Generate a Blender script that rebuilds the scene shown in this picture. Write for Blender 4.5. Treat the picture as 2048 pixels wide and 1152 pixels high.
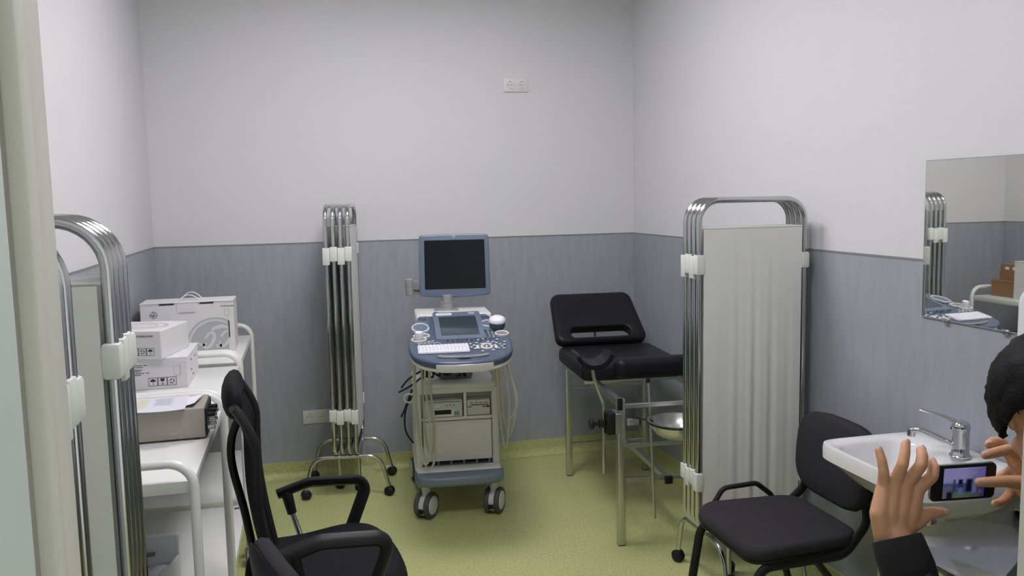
import bpy, bmesh, math, random
from mathutils import Vector, Matrix, Euler, noise

# ------------------------------------------------------------------ camera, world, lights, exposure
for o in list(bpy.data.objects):
    bpy.data.objects.remove(o, do_unlink=True)
scene = bpy.context.scene
COL = scene.collection
R = math.radians
PI = math.pi

YAW, PITCH, ROLL, FPX = 0.2398, 0.1065, 0.0196, 1687.5
fw = Vector((math.sin(YAW)*math.cos(PITCH), math.cos(YAW)*math.cos(PITCH), -math.sin(PITCH)))
r0 = Vector((math.cos(YAW), -math.sin(YAW), 0)); d0 = fw.cross(r0)
rt = math.cos(ROLL)*r0 + math.sin(ROLL)*d0
dn = -math.sin(ROLL)*r0 + math.cos(ROLL)*d0
cam_d = bpy.data.cameras.new('camera'); cam = bpy.data.objects.new('camera', cam_d); COL.objects.link(cam)
cam_d.sensor_width = 36.0; cam_d.lens = FPX/2048*36; cam_d.clip_start = 0.02
m = Matrix.Identity(4)
for i in range(3):
    m[i][0] = rt[i]; m[i][1] = -dn[i]; m[i][2] = -fw[i]
m[0][3], m[1][3], m[2][3] = 0, 0, 1.6
cam.matrix_world = m
scene.camera = cam

w = bpy.data.worlds.new('corridor_light_offscreen'); scene.world = w; w.use_nodes = True
w.node_tree.nodes['Background'].inputs[0].default_value = (0.93, 1.0, 0.96, 1)
w.node_tree.nodes['Background'].inputs[1].default_value = 0.8
LAMP_A, LAMP_B = 47.0, 36.0
vs = scene.view_settings
vs.view_transform = 'Standard'; vs.look = 'None'; vs.gamma = 1.0; vs.use_curve_mapping = False
vs.exposure = 0.0

XL, XR, YB, YF, ZC, HW = -0.805, 2.009, 4.97, 0.735, 3.0, 1.366
random.seed(7)

# ------------------------------------------------------------------ materials
MATS = {}
def mat(name, col=(0.8, 0.8, 0.8), rough=0.5, metal=0.0, bump=0.0, bscale=200.0, var=0.0, vscale=8.0, stretch=None,
        emit=None, estr=0.0, trans=0.0, alpha=1.0, sheen=0.0, coat=0.0):
    if name in MATS: return MATS[name]
    mt = bpy.data.materials.new(name); mt.use_nodes = True
    nt = mt.node_tree; b = nt.nodes['Principled BSDF']
    c = (*col, 1)
    b.inputs['Base Color'].default_value = c
    b.inputs['Roughness'].default_value = rough; b.inputs['Metallic'].default_value = metal
    b.inputs['Transmission Weight'].default_value = trans; b.inputs['Alpha'].default_value = alpha
    b.inputs['Sheen Weight'].default_value = sheen; b.inputs['Coat Weight'].default_value = coat
    if emit: b.inputs['Emission Color'].default_value = (*emit, 1); b.inputs['Emission Strength'].default_value = estr
    if var or bump:
        tc = nt.nodes.new('ShaderNodeTexCoord'); mp = nt.nodes.new('ShaderNodeMapping')
        nt.links.new(tc.outputs['Object'], mp.inputs[0])
        if stretch: mp.inputs['Scale'].default_value = stretch
        if var:
            n = nt.nodes.new('ShaderNodeTexNoise'); n.inputs['Scale'].default_value = vscale; n.inputs['Detail'].default_value = 5
            n.inputs['Roughness'].default_value = 0.65
            nt.links.new(mp.outputs[0], n.inputs[0])
            mx = nt.nodes.new('ShaderNodeMixRGB'); mx.blend_type = 'MIX'
            mx.inputs[1].default_value = (*[max(0, x*(1-var)) for x in col], 1)
            mx.inputs[2].default_value = (*[min(1, x*(1+var)) for x in col], 1)
            nt.links.new(n.outputs[0], mx.inputs[0]); nt.links.new(mx.outputs[0], b.inputs['Base Color'])
        if bump:
            n2 = nt.nodes.new('ShaderNodeTexNoise'); n2.inputs['Scale'].default_value = bscale; n2.inputs['Detail'].default_value = 3
            nt.links.new(mp.outputs[0], n2.inputs[0])
            bp = nt.nodes.new('ShaderNodeBump'); bp.inputs['Strength'].default_value = bump; bp.inputs['Distance'].default_value = 0.002
            nt.links.new(n2.outputs[0], bp.inputs['Height']); nt.links.new(bp.outputs[0], b.inputs['Normal'])
    MATS[name] = mt
    return mt

def vinyl_floor():
    mt = mat('green_vinyl', (0.50, 0.53, 0.235), 0.42, var=0.08, vscale=3.0, bump=0.05, bscale=60)
    nt = mt.node_tree; b = nt.nodes['Principled BSDF']
    prev = b.inputs['Base Color'].links[0].from_socket
    tc = nt.nodes.new('ShaderNodeTexCoord'); n = nt.nodes.new('ShaderNodeTexNoise')
    n.inputs['Scale'].default_value = 95; n.inputs['Detail'].default_value = 3
    nt.links.new(tc.outputs['Object'], n.inputs[0])
    rp = nt.nodes.new('ShaderNodeValToRGB'); rp.color_ramp.elements[0].position = 0.36; rp.color_ramp.elements[1].position = 0.62
    rp.color_ramp.elements[0].color = (0.72, 0.72, 0.62, 1); rp.color_ramp.elements[1].color = (1.1, 1.1, 1.1, 1)
    nt.links.new(n.outputs[0], rp.inputs[0])
    mx = nt.nodes.new('ShaderNodeMixRGB'); mx.blend_type = 'MULTIPLY'; mx.inputs[0].default_value = 0.65
    nt.links.new(prev, mx.inputs[1]); nt.links.new(rp.outputs[0], mx.inputs[2]); nt.links.new(mx.outputs[0], b.inputs['Base Color'])
    return mt

M_FLOOR = vinyl_floor()
M_WALL = mat('white_paint', (0.69, 0.69, 0.70), 0.65, bump=0.10, bscale=90)
M_WAIN = mat('grey_blue_vinyl', (0.335, 0.355, 0.395), 0.45, var=0.20, vscale=9, stretch=(3.2, 3.2, 0.55), bump=0.06, bscale=40)
M_LINE = mat('grey_joint', (0.22, 0.225, 0.23), 0.6)
M_CEIL = mat('ceiling_white', (0.78, 0.78, 0.77), 0.8)
M_JAMB = mat('cream_door_paint', (0.62, 0.60, 0.55), 0.38, var=0.05, vscale=12)
M_JAMBD = mat('grey_rubber_seal', (0.36, 0.33, 0.31), 0.6)
M_LEAF = mat('pale_door_leaf', (0.56, 0.61, 0.58), 0.45)
M_CHROME = mat('chrome', (0.56, 0.565, 0.575), 0.14, 1.0)
M_STEEL = mat('polished_steel', (0.46, 0.46, 0.47), 0.10, 1.0)
M_BOWL = mat('satin_steel', (0.58, 0.57, 0.55), 0.26, 1.0)
M_BRUSH = mat('grey_leg_steel', (0.55, 0.56, 0.54), 0.30, 1.0)
M_FABRIC = mat('white_screen_fabric', (0.77, 0.775, 0.745), 0.85, var=0.03, vscale=20, bump=0.05, bscale=500)
M_CLIP = mat('white_plastic', (0.72, 0.74, 0.70), 0.45)
M_BLACK = mat('black_plastic', (0.012, 0.012, 0.013), 0.45)
M_BLKFAB = mat('black_fabric', (0.030, 0.029, 0.033), 0.95, bump=0.35, bscale=600, var=0.25, vscale=160)
M_BLKMESH = mat('black_mesh', (0.008, 0.008, 0.010), 0.75, bump=0.25, bscale=500)
M_LEATHER = mat('black_leatherette', (0.009, 0.009, 0.013), 0.42, bump=0.12, bscale=260)
M_TROLLEY = mat('white_enamel', (0.78, 0.79, 0.76), 0.32, coat=0.2)
M_CARTW = mat('white_carton', (0.70, 0.69, 0.69), 0.7)
for _m, _s in ((M_LEATHER, 0.22), (M_BLKMESH, 0.15), (M_BLKFAB, 0.2), (M_BLACK, 0.3)): _m.node_tree.nodes['Principled BSDF'].inputs['Specular IOR Level'].default_value = _s
M_CARTB = mat('brown_carton', (0.30, 0.165, 0.078), 0.8, var=0.08, vscale=30)
M_PRINT = mat('black_print', (0.045, 0.045, 0.05), 0.8)
M_PRINTG = mat('grey_print', (0.42, 0.43, 0.43), 0.75)
M_PRINTL = mat('pale_print', (0.60, 0.61, 0.61), 0.75)
M_DEV = mat('beige_metal', (0.36, 0.33, 0.285), 0.40, 0.25, var=0.04, vscale=20)
M_PAPER = mat('white_paper', (0.78, 0.78, 0.80), 0.8)
M_TRAY = mat('white_device_plastic', (0.82, 0.82, 0.88), 0.35)
M_USBODY = mat('ultrasound_ivory', (0.72, 0.72, 0.69), 0.42)
M_USPANEL = mat('ultrasound_panel', (0.78, 0.77, 0.75), 0.45)
M_USDARK = mat('ultrasound_slate', (0.155, 0.19, 0.24), 0.35)
M_USBLUE = mat('ultrasound_blue', (0.070, 0.096, 0.150), 0.33, var=0.05, vscale=10)
M_USBLUEL = mat('ultrasound_blue_frame', (0.128, 0.168, 0.235), 0.33)
M_GLASSBLK = mat('dark_screen', (0.006, 0.008, 0.010), 0.16)
M_GLASSBLK.node_tree.nodes['Principled BSDF'].inputs['Specular IOR Level'].default_value = 0.2
M_LCD = mat('touch_screen_glass', (0.035, 0.050, 0.062), 0.07)
M_SILVER = mat('silver_plastic', (0.34, 0.345, 0.34), 0.35, 0.35)
M_GREYP = mat('grey_plastic', (0.20, 0.21, 0.22), 0.45)
M_TYRE = mat('dark_tyre', (0.07, 0.07, 0.072), 0.6)
M_LGREY = mat('light_grey_plastic', (0.64, 0.64, 0.63), 0.4)
M_CUP = mat('taupe_cup', (0.24, 0.205, 0.20), 0.5)
M_KEYW = mat('white_keys', (0.70, 0.70, 0.74), 0.45)
M_CABLEW = mat('clear_bagged_cable', (0.62, 0.62, 0.50), 0.25, alpha=0.85)
M_TEAL = mat('teal_sticker', (0.15, 0.33, 0.34), 0.5)
M_CERAM = mat('white_ceramic', (0.80, 0.80, 0.80), 0.10, coat=0.5)
M_MIRROR = mat('mirror_silver', (0.86, 0.87, 0.83), 0.015, 1.0)
M_MEDGE = mat('mirror_edge', (0.32, 0.36, 0.35), 0.3)
M_DISP = mat('dispenser_white', (0.74, 0.77, 0.80), 0.35)
M_SKIN = mat('skin', (0.62, 0.335, 0.195), 0.55, var=0.09, vscale=45, bump=0.10, bscale=320)
M_SKIN.node_tree.nodes['Principled BSDF'].inputs['Subsurface Weight'].default_value = 0.08
M_SKIN.node_tree.nodes['Principled BSDF'].inputs['Subsurface Radius'].default_value = (0.006, 0.002, 0.001)
M_NAIL = mat('nail', (0.62, 0.40, 0.34), 0.3)
M_HAIR = mat('black_hair', (0.004, 0.0035, 0.004), 0.6, bump=0.6, bscale=150)
M_HAIR.node_tree.nodes['Principled BSDF'].inputs['Specular IOR Level'].default_value = 0.15
M_JACKET = mat('black_jacket', (0.010, 0.011, 0.017), 0.7, bump=0.4, bscale=60)
M_CUFF = mat('black_knit_cuff', (0.006, 0.006, 0.007), 0.95, bump=0.4, bscale=300)
M_TROUS = mat('dark_trousers', (0.018, 0.020, 0.028), 0.85)
M_SHOE = mat('dark_shoe', (0.015, 0.014, 0.014), 0.5)
M_EYE = mat('eye_white', (0.75, 0.73, 0.70), 0.2)
M_IRIS = mat('dark_iris', (0.02, 0.012, 0.008), 0.1)
M_OUT = mat('socket_white', (0.72, 0.72, 0.71), 0.35)
M_LIGHTA = mat('fluorescent_tube', (1, 1, 1), 0.5, emit=(1.0, 0.965, 1.02), estr=LAMP_A)
M_LIGHTB = mat('dimmer_fluorescent_tube', (1, 1, 1), 0.5, emit=(1.0, 0.965, 1.02), estr=LAMP_B)  # doorway tubes, strength set lower to balance wall brightness
M_VCOL = bpy.data.materials.new('printed_colours'); M_VCOL.use_nodes = True
_a = M_VCOL.node_tree.nodes.new('ShaderNodeVertexColor'); _a.layer_name = 'Col'
M_VCOL.node_tree.links.new(_a.outputs[0], M_VCOL.node_tree.nodes['Principled BSDF'].inputs['Base Color'])
M_VCOL.node_tree.nodes['Principled BSDF'].inputs['Roughness'].default_value = 0.5
M_SCREEN = bpy.data.materials.new('phone_display'); M_SCREEN.use_nodes = True
_a = M_SCREEN.node_tree.nodes.new('ShaderNodeVertexColor'); _a.layer_name = 'Col'
_b = M_SCREEN.node_tree.nodes['Principled BSDF']; _b.inputs['Base Color'].default_value = (0.01, 0.01, 0.01, 1)
M_SCREEN.node_tree.links.new(_a.outputs[0], _b.inputs['Emission Color']); _b.inputs['Emission Strength'].default_value = 1.0
_b.inputs['Roughness'].default_value = 0.12

# ------------------------------------------------------------------ mesh helpers
def bm_(): return bmesh.new()

def box(bm, c, s, rot=None, bev=0.0, seg=2):
    mt = Matrix.Translation(c) @ (rot.to_4x4() if rot is not None else Matrix.Identity(4)) @ Matrix.Diagonal((*s, 1))
    r = bmesh.ops.create_cube(bm, size=1.0, matrix=mt)
    if bev > 0:
        vs_ = r['verts']; es = list({e for v in vs_ for e in v.link_edges})
        bmesh.ops.bevel(bm, geom=vs_+es, offset=min(bev, min(s)*0.49), segments=seg, profile=0.5, affect='EDGES')

def bx(bm, a, b, bev=0.0, seg=2):
    box(bm, [(a[i]+b[i])/2 for i in range(3)], [abs(b[i]-a[i]) for i in range(3)], None, bev, seg)

def fillet(pts, rad, n=6, closed=False):
    pts = [Vector(p) for p in pts]; out = []
    N = len(pts)
    for i, p in enumerate(pts):
        if not closed and (i == 0 or i == N-1): out.append(p); continue
        a = pts[i-1]; b = pts[(i+1) % N]
        u = (a-p); v = (b-p); lu, lv = u.length, v.length
        u.normalize(); v.normalize(); ang = u.angle(v)
        if ang > PI-0.02: out.append(p); continue
        rr = rad[i] if isinstance(rad, (list, tuple)) else rad
        t = min(rr/math.tan(ang/2), lu*0.48, lv*0.48); rr = t*math.tan(ang/2)
        if rr < 1e-5: out.append(p); continue
        c = p + (u+v).normalized()*(rr/math.sin(ang/2))
        s = p+u*t-c; e = p+v*t-c
        q = s.rotation_difference(e)
        ax, an = q.to_axis_angle()
        for k in range(n+1):
            out.append(c + Matrix.Rotation(an*k/n, 3, ax) @ s)
    return out

def tube(bm, pts, r, seg=10, closed=False, caps=True, flat=None):
    pts = [Vector(p) for p in pts]; N = len(pts)
    tang = []
    for i in range(N):
        if closed: t = pts[(i+1) % N]-pts[i-1]
        else: t = pts[min(i+1, N-1)]-pts[max(i-1, 0)]
        tang.append(t.normalized())
    up = Vector((0, 0, 1)) if abs(tang[0].z) < 0.9 else Vector((0, 1, 0))
    nrm = (up - tang[0]*up.dot(tang[0])).normalized()
    rings = []
    for i in range(N):
        if i: 
            q = tang[i-1].rotation_difference(tang[i]); nrm = q @ nrm
            nrm = (nrm - tang[i]*nrm.dot(tang[i])).normalized()
        bn = tang[i].cross(nrm)
        ri = r[i] if isinstance(r, (list, tuple)) else r
        ra, rb = (ri, ri) if flat is None else (ri*flat[0], ri*flat[1])
        rings.append([bm.verts.new(pts[i]+nrm*math.cos(2*PI*k/seg)*ra+bn*math.sin(2*PI*k/seg)*rb) for k in range(seg)])
    for i in range(N if closed else N-1):
        A, B = rings[i], rings[(i+1) % N]
        for k in range(seg):
            bm.faces.new((A[k], A[(k+1) % seg], B[(k+1) % seg], B[k]))
    if caps and not closed:
        bm.faces.new(rings[0][::-1]); bm.faces.new(rings[-1])

def lathe(bm, prof, seg=24, mtx=None, sx=1.0, sy=1.0):
    mtx = mtx or Matrix.Identity(4); rings = []
    for (r, z) in prof:
        if r < 1e-6: rings.append([bm.verts.new(mtx @ Vector((0, 0, z)))])
        else: rings.append([bm.verts.new(mtx @ Vector((r*sx*math.cos(2*PI*k/seg), r*sy*math.sin(2*PI*k/seg), z))) for k in range(seg)])
    for A, B in zip(rings, rings[1:]):
        for k in range(seg):
            a = [A[k], A[(k+1) % seg]] if len(A) > 1 else [A[0]]
            b = [B[(k+1) % seg], B[k]] if len(B) > 1 else [B[0]]
            if len(a)+len(b) >= 3: bm.faces.new(a+b)
    if len(rings[0]) > 1: bm.faces.new(rings[0][::-1])
    if len(rings[-1]) > 1: bm.faces.new(rings[-1])

def axis_m(p, d):
    """matrix whose Z runs along d, at p"""
    d = Vector(d).normalized()
    return Matrix.Translation(p) @ d.to_track_quat('Z', 'Y').to_matrix().to_4x4()

def cyl(bm, a, b, r, seg=16, r2=None, bev=0.0):
    a = Vector(a); b = Vector(b); L = (b-a).length; r2 = r if r2 is None else r2
    if bev: pr = [(r-bev, 0), (r, bev), (r2, L-bev), (r2-bev, L)]
    else: pr = [(r, 0), (r2, L)]
    lathe(bm, pr, seg, axis_m(a, b-a))

def prism(bm, outline, z0, z1, mtx=None, bev=0.0, nb=3, bot=True):
    """2D outline (ccw) extruded from z0 to z1 with rounded top edge (and bottom)"""
    mtx = mtx or Matrix.Identity(4); n = len(outline)
    c = Vector((sum(p[0] for p in outline)/n, sum(p[1] for p in outline)/n))
    def inset(d):
        out = []
        for i in range(n):
            p = Vector(outline[i]); a = Vector(outline[i-1]); b = Vector(outline[(i+1) % n])
            t = (b-a); nn = Vector((t.y, -t.x)); 
            if nn.length > 1e-9: nn.normalize()
            out.append(p-nn*d)
        return out
    lv = []
    if bev > 0:
        for k in range(nb+1):
            a = PI/2*k/nb
            if bot: lv.append((bev*(1-math.sin(a)), z0+bev*(1-math.cos(a))))
        if not bot: lv.append((0, z0))
        for k in range(nb+1):
            a = PI/2*k/nb
            lv.append((bev*(1-math.cos(a)), z1-bev*(1-math.sin(a))))
    else: lv = [(0, z0), (0, z1)]
    rings = []
    for d, z in lv:
        rings.append([bm.verts.new(mtx @ Vector((p.x, p.y, z))) for p in inset(d)])
    for A, B in zip(rings, rings[1:]):
        for k in range(n): bm.faces.new((A[k], A[(k+1) % n], B[(k+1) % n], B[k]))
    bm.faces.new(rings[0][::-1]); bm.faces.new(rings[-1])

def rrect(w_, h_, r, n=5, cx=0, cy=0):
    out = []
    for (sx, sy, a0) in ((1, 1, 0), (-1, 1, PI/2), (-1, -1, PI), (1, -1, 1.5*PI)):
        for k in range(n+1):
            a = a0+PI/2*k/n
            out.append((cx+sx*(w_/2-r)+r*math.cos(a), cy+sy*(h_/2-r)+r*math.sin(a)))
    return out

def ellipsoid(bm, c, rad, rot=None, u=20, v=14):
    mt = Matrix.Translation(c) @ (rot.to_4x4() if rot is not None else Matrix.Identity(4)) @ Matrix.Diagonal((*rad, 1))
    bmesh.ops.create_uvsphere(bm, u_segments=u, v_segments=v, radius=1.0, matrix=mt)

def capsule(bm, a, b, ra, rb, seg=14):
    a = Vector(a); b = Vector(b); L = (b-a).length
    pr = []
    for k in range(6): t = PI/2*k/5; pr.append((ra*math.sin(t), -ra*math.cos(t)))
    for k in range(6): t = PI/2*k/5; pr.append((rb*math.cos(t), L+rb*math.sin(t)))
    lathe(bm, pr, seg, axis_m(a, b-a))

def grid(bm, fn, nu, nv):
    vv = [[bm.verts.new(fn(i/nu, j/nv)) for j in range(nv+1)] for i in range(nu+1)]
    for i in range(nu):
        for j in range(nv): bm.faces.new((vv[i][j], vv[i+1][j], vv[i+1][j+1], vv[i][j+1]))

def thicken(bm, t):
    bmesh.ops.recalc_face_normals(bm, faces=bm.faces)
    bmesh.ops.solidify(bm, geom=bm.faces[:], thickness=t)

def obj(name, bm, m_, parent=None, smooth=True, ang=35):
    me = bpy.data.meshes.new(name)
    bmesh.ops.recalc_face_normals(bm, faces=bm.faces)
    bm.to_mesh(me); bm.free()
    if smooth:
        for p in me.polygons: p.use_smooth = True
        me.set_sharp_from_angle(angle=R(ang))
    me.materials.append(m_)
    o = bpy.data.objects.new(name, me); COL.objects.link(o)
    if parent is not None: o.parent = parent
    return o

def objs(name, bm, m_, parent=None, smooth=True, ang=35):
    """every loose piece of bm becomes an object of its own"""
    bm.verts.ensure_lookup_table(); seen = set(); first = None
    for v in bm.verts:
        if v in seen: continue
        st = [v]; isl = []
        while st:
            q = st.pop()
            if q in seen: continue
            seen.add(q); isl.append(q)
            st += [e.other_vert(q) for e in q.link_edges]
        nb = bmesh.new(); mp = {q: nb.verts.new(q.co) for q in isl}
        for f in {f for q in isl for f in q.link_faces}: nb.faces.new([mp[q] for q in f.verts])
        o = obj(name, nb, m_, parent, smooth, ang); first = first or o
    bm.free(); return first

def tag(o, label, cat, group=None):
    o['label'] = label; o['category'] = cat
    if group: o['group'] = group
    return o

def thing(name, label, cat, loc=(0, 0, 0), rz=0.0, group=None):
    o = bpy.data.objects.new(name, None); COL.objects.link(o); o.empty_display_size = 0.1
    o.location = loc; o.rotation_euler = (0, 0, rz)
    return tag(o, label, cat, group)

def struct(name, bm, m_, label=None, parent=None, smooth=False):
    o = obj(name, bm, m_, parent, smooth=smooth)
    if parent is None:
        o['kind'] = 'structure'
        if label: o['label'] = label
    return o

def text_part(name, s, size, mtx, m_, parent, align='LEFT', depth=0.0004, bold=0.0):
    cu = bpy.data.curves.new('t', 'FONT'); cu.body = s; cu.size = size; cu.align_x = align; cu.align_y = 'CENTER'
    cu.extrude = depth; cu.offset = bold; cu.resolution_u = 2
    t = bpy.data.objects.new('t', cu); COL.objects.link(t)
    dg = bpy.context.evaluated_depsgraph_get(); me = bpy.data.meshes.new_from_object(t.evaluated_get(dg))
    bpy.data.objects.remove(t, do_unlink=True)
    me.name = name; me.transform(mtx); me.materials.clear(); me.materials.append(m_)
    o = bpy.data.objects.new(name, me); COL.objects.link(o); o.parent = parent
    return o

def face_m(p, xdir, ydir):
    x = Vector(xdir).normalized(); y = Vector(ydir).normalized(); z = x.cross(y)
    m_ = Matrix.Identity(4)
    for i in range(3): m_[i][0] = x[i]; m_[i][1] = y[i]; m_[i][2] = z[i]; m_[i][3] = p[i]
    return m_

def vcol(o, fn):
    me = o.data; ca = me.color_attributes.new('Col', 'FLOAT_COLOR', 'CORNER')
    for l in me.loops:
        ca.data[l.index].color = (*fn(me.vertices[l.vertex_index].co), 1)

# ------------------------------------------------------------------ room shell
YO = 0.60      # outer face of the door wall
b = bm_(); bx(b, (XL-0.15, YO-2.2, -0.1), (XR+0.15, YB+0.15, 0)); struct('floor', b, M_FLOOR, 'yellow-green speckled vinyl floor')
b = bm_(); bx(b, (XL-0.15, YO, ZC), (XR+0.15, YB+0.15, ZC+0.1)); struct('ceiling', b, M_CEIL, 'plain white ceiling')
b = bm_(); bx(b, (XL-0.15, YB, 0), (XR+0.15, YB+0.15, ZC)); struct('wall_back', b, M_WALL, 'white painted wall behind the ultrasound machine')
b = bm_(); bx(b, (XL-0.15, YO, 0), (XL, YB, ZC)); struct('wall_left', b, M_WALL, 'white painted wall behind the trolleys')
b = bm_(); bx(b, (XR, YO, 0), (XR+0.15, YB, ZC)); struct('wall_right', b, M_WALL, 'white painted wall with mirror and sink')
DXL, DXR, DH = -0.235, 0.785, 2.12
b = bm_(); bx(b, (XL, YO, 0), (DXL, YF, ZC)); bx(b, (DXR, YO, 0), (XR, YF, ZC)); bx(b, (DXL, YO, DH), (DXR, YF, ZC))
struct('wall_front', b, M_WALL, 'white wall with the doorway')
# wainscot cladding
def wains(name, a, c, label):
    b = bm_(); bx(b, a, c, 0.0015, 1); struct(name, b, M_WAIN, label)
wains('trim_1', (XL, YB-0.004, 0.09), (XR, YB, HW), 'grey-blue vinyl wall cladding on the back wall')
wains('trim_2', (XL, YF, 0.09), (XL+0.004, YB-0.004, HW), 'grey-blue vinyl wall cladding on the left wall')
wains('trim_3', (XR-0.004, YF, 0.09), (XR, YB-0.004, HW), 'grey-blue vinyl wall cladding on the right wall')
wains('trim_7', (0.87, YF, 0.0), (XR-0.004, YF+0.004, HW), 'grey-blue vinyl wall cladding beside the doorway, behind the person')
wains('trim_8', (XL+0.004, YF, 0.0), (-0.31, YF+0.004, HW), 'grey-blue vinyl wall cladding beside the doorway, behind the folded screens')
def joint(name, a, c, label):
    b = bm_(); bx(b, a, c); struct(name, b, M_LINE, label)
joint('trim_4', (XL+.004, YB-0.0055, HW-0.004), (XR-.004, YB, HW+0.0035), 'dark sealed joint along the back cladding')
joint('trim_5', (XL, YF, HW-0.004), (XL+0.0055, YB-.004, HW+0.0035), 'dark sealed joint along the left cladding')
joint('trim_6', (XR-0.0055, YF, HW-0.004), (XR, YB-.004, HW+0.0035), 'dark sealed joint along the right cladding')
# coved skirting: floor vinyl turned up the wall
def cove(name, p0, p1, nin, label):
    b = bm_(); n = Vector(nin); prof = []
    H = 0.095; rad = 0.045
    prof.append((0.0, H)); prof.append((0.006, H))
    for k in range(7):
        a = PI/2*k/6
        prof.append((0.006+rad*(1-math.cos(a)), 0.001+rad*(1-math.sin(a))))
    prof.append((0.0, 0.001))
    A = [b.verts.new(Vector(p0)+n*d+Vector((0, 0, z))) for d, z in prof]
    B = [b.verts.new(Vector(p1)+n*d+Vector((0, 0, z))) for d, z in prof]
    k = len(prof)
    for i in range(k): b.faces.new((A[i], A[(i+1) % k], B[(i+1) % k], B[i]))
    b.faces.new(A); b.faces.new(B[::-1])
    struct(name, b, M_FLOOR, label, smooth=True)
cove('baseboard_back', (XL, YB-.004, 0), (XR, YB-.004, 0), (0, -1, 0), 'coved green vinyl skirting on the back wall')
cove('baseboard_left', (XL+.004, YF, 0), (XL+.004, YB, 0), (1, 0, 0), 'coved green vinyl skirting on the left wall')
cove('baseboard_right', (XR-.004, YF, 0), (XR-.004, YB, 0), (-1, 0, 0), 'coved green vinyl skirting on the right wall')

# door frame and leaf
d1 = bpy.data.objects.new('door_1', None); COL.objects.link(d1); d1.location = (0.27, 0.66, 0); d1['kind'] = 'structure'
d1['label'] = 'cream painted door frame with an opened pale door leaf'
def wbox(name, a, c, m_, parent, bev=0.003):
    o = Vector(parent.location); b = bm_(); bx(b, Vector(a)-o, Vector(c)-o, bev, 2); return obj(name, b, m_, parent)
wbox('jamb', (-0.235, 0.690, 0), (-0.190, 0.734, DH), M_JAMB, d1)
wbox('jamb', (-0.235, 0.667, 0), (-0.1885, 0.692, DH), M_JAMB, d1, 0.003)
wbox('seal', (-0.235, 0.626, 0), (-0.200, 0.6665, DH), M_JAMBD, d1, 0.002)
wbox('casing', (-0.30, 0.735, 0), (-0.206, 0.749, DH+0.06), M_JAMB, d1)
wbox('jamb', (0.7555, 0.60, 0), (0.785, 0.745, DH), M_JAMB, d1)
wbox('casing', (0.764, 0.735, 0), (0.86, 0.749, DH+0.06), M_JAMB, d1)
wbox('door_head', (-0.190, 0.60, DH-0.04), (0.7555, 0.745, DH), M_JAMB, d1)
wbox('door_leaf', (-0.232, -0.30, 0.01), (-0.190, 0.623, DH-0.05), M_LEAF, d1, 0.002)

# ------------------------------------------------------------------ ceiling lights
def ceiling_light(x, y, label, lm, where):
    t = thing('ceiling_light_%s_offscreen' % where, label, 'light', (x, y, ZC), 0)
    b = bm_(); D = 0.048  # unseen housing, side depth shaped to hold light off the upper walls
    bx(b, (-0.31, -0.31, -D), (0.31, -0.30, 0)); bx(b, (-0.31, 0.30, -D), (0.31, 0.31, 0))
    bx(b, (-0.31, -0.30, -D), (-0.30, 0.30, 0)); bx(b, (0.30, -0.30, -D), (0.31, 0.30, 0))
    bx(b, (-0.30, -0.30, -0.003), (0.30, 0.30, 0)); obj('housing', b, M_TROLLEY, t)
    for k in range(4):
        xx = -0.225+0.15*k
        b = bm_(); box(b, (xx, 0, -0.012), (0.085, 0.56, 0.010), None, 0.003); obj('%s_tube_%s_offscreen' % (('first', 'second', 'third', 'fourth')[k], where), b, lm, t)
ceiling_light(0.56, 3.45, 'square fluorescent ceiling light over the middle of the room', M_LIGHTA, 'middle')
ceiling_light(0.42, 1.80, 'square fluorescent ceiling light near the doorway', M_LIGHTB, 'doorway')

# ------------------------------------------------------------------ sockets
def socket(n, loc, label):
    t = thing('wall_socket', label, 'socket', loc, 0)
    W = 0.0715*n+0.004
    b = bm_(); box(b, (0, -0.004, 0), (W, 0.010, 0.080), None, 0.003); obj('cover_plate', b, M_OUT, t)
    for k in range(n):
        x = (k-(n-1)/2)*0.0715
        b = bm_(); lathe(b, [(0.0245, 0), (0.0245, 0.0035), (0.0215, 0.0035), (0.0205, -0.006+0.0075), (0.0, 0.0015)], 28, axis_m((x, -0.009, 0), (0, -1, 0)))
        s = obj('socket_well', b, M_OUT, t)
        b = bm_()
        for sx in (-1, 1): lathe(b, [(0.003, 0), (0.003, 0.0006)], 10, axis_m((x+sx*0.0095, -0.0103, 0), (0, -1, 0)))
        objs('pin_hole_shade', b, M_PRINT, s)  # flat black discs stand in for the shade inside the holes
        b = bm_()
        for sz in (-1, 1): box(b, (x, -0.0115, sz*0.019), (0.006, 0.003, 0.004))
        objs('earth_clip', b, M_CHROME, s)
socket(2, (1.262, YB, 2.266), 'double white wall socket high on the white back wall')
socket(3, (0.055, YB-0.004, 0.352), 'triple white wall socket low on the grey cladding')

# ------------------------------------------------------------------ castor helper (ball-like twin castor)
def castor(parent, p, r=0.026, m_=M_BLACK, a=0.0):
    b = bm_(); p = Vector(p); ax = Vector((math.cos(a), math.sin(a), 0))
    for s in (-1, 1):
        lathe(b, [(0.0, -0.009), (r*0.7, -0.009), (r, -0.006), (r, 0.004), (r*0.72, 0.010), (0, 0.012)], 18, axis_m(p+ax*s*0.011, ax*s))
    ellipsoid(b, p+Vector((0, 0, r*0.25)), (r*0.72, r*0.72, r*0.8), None, 12, 8)
    cyl(b, p+Vector((0, 0, r*0.7)), p+Vector((0, 0, r*1.5)), 0.008, 10)
    return obj('castor', b, m_, parent)

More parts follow.
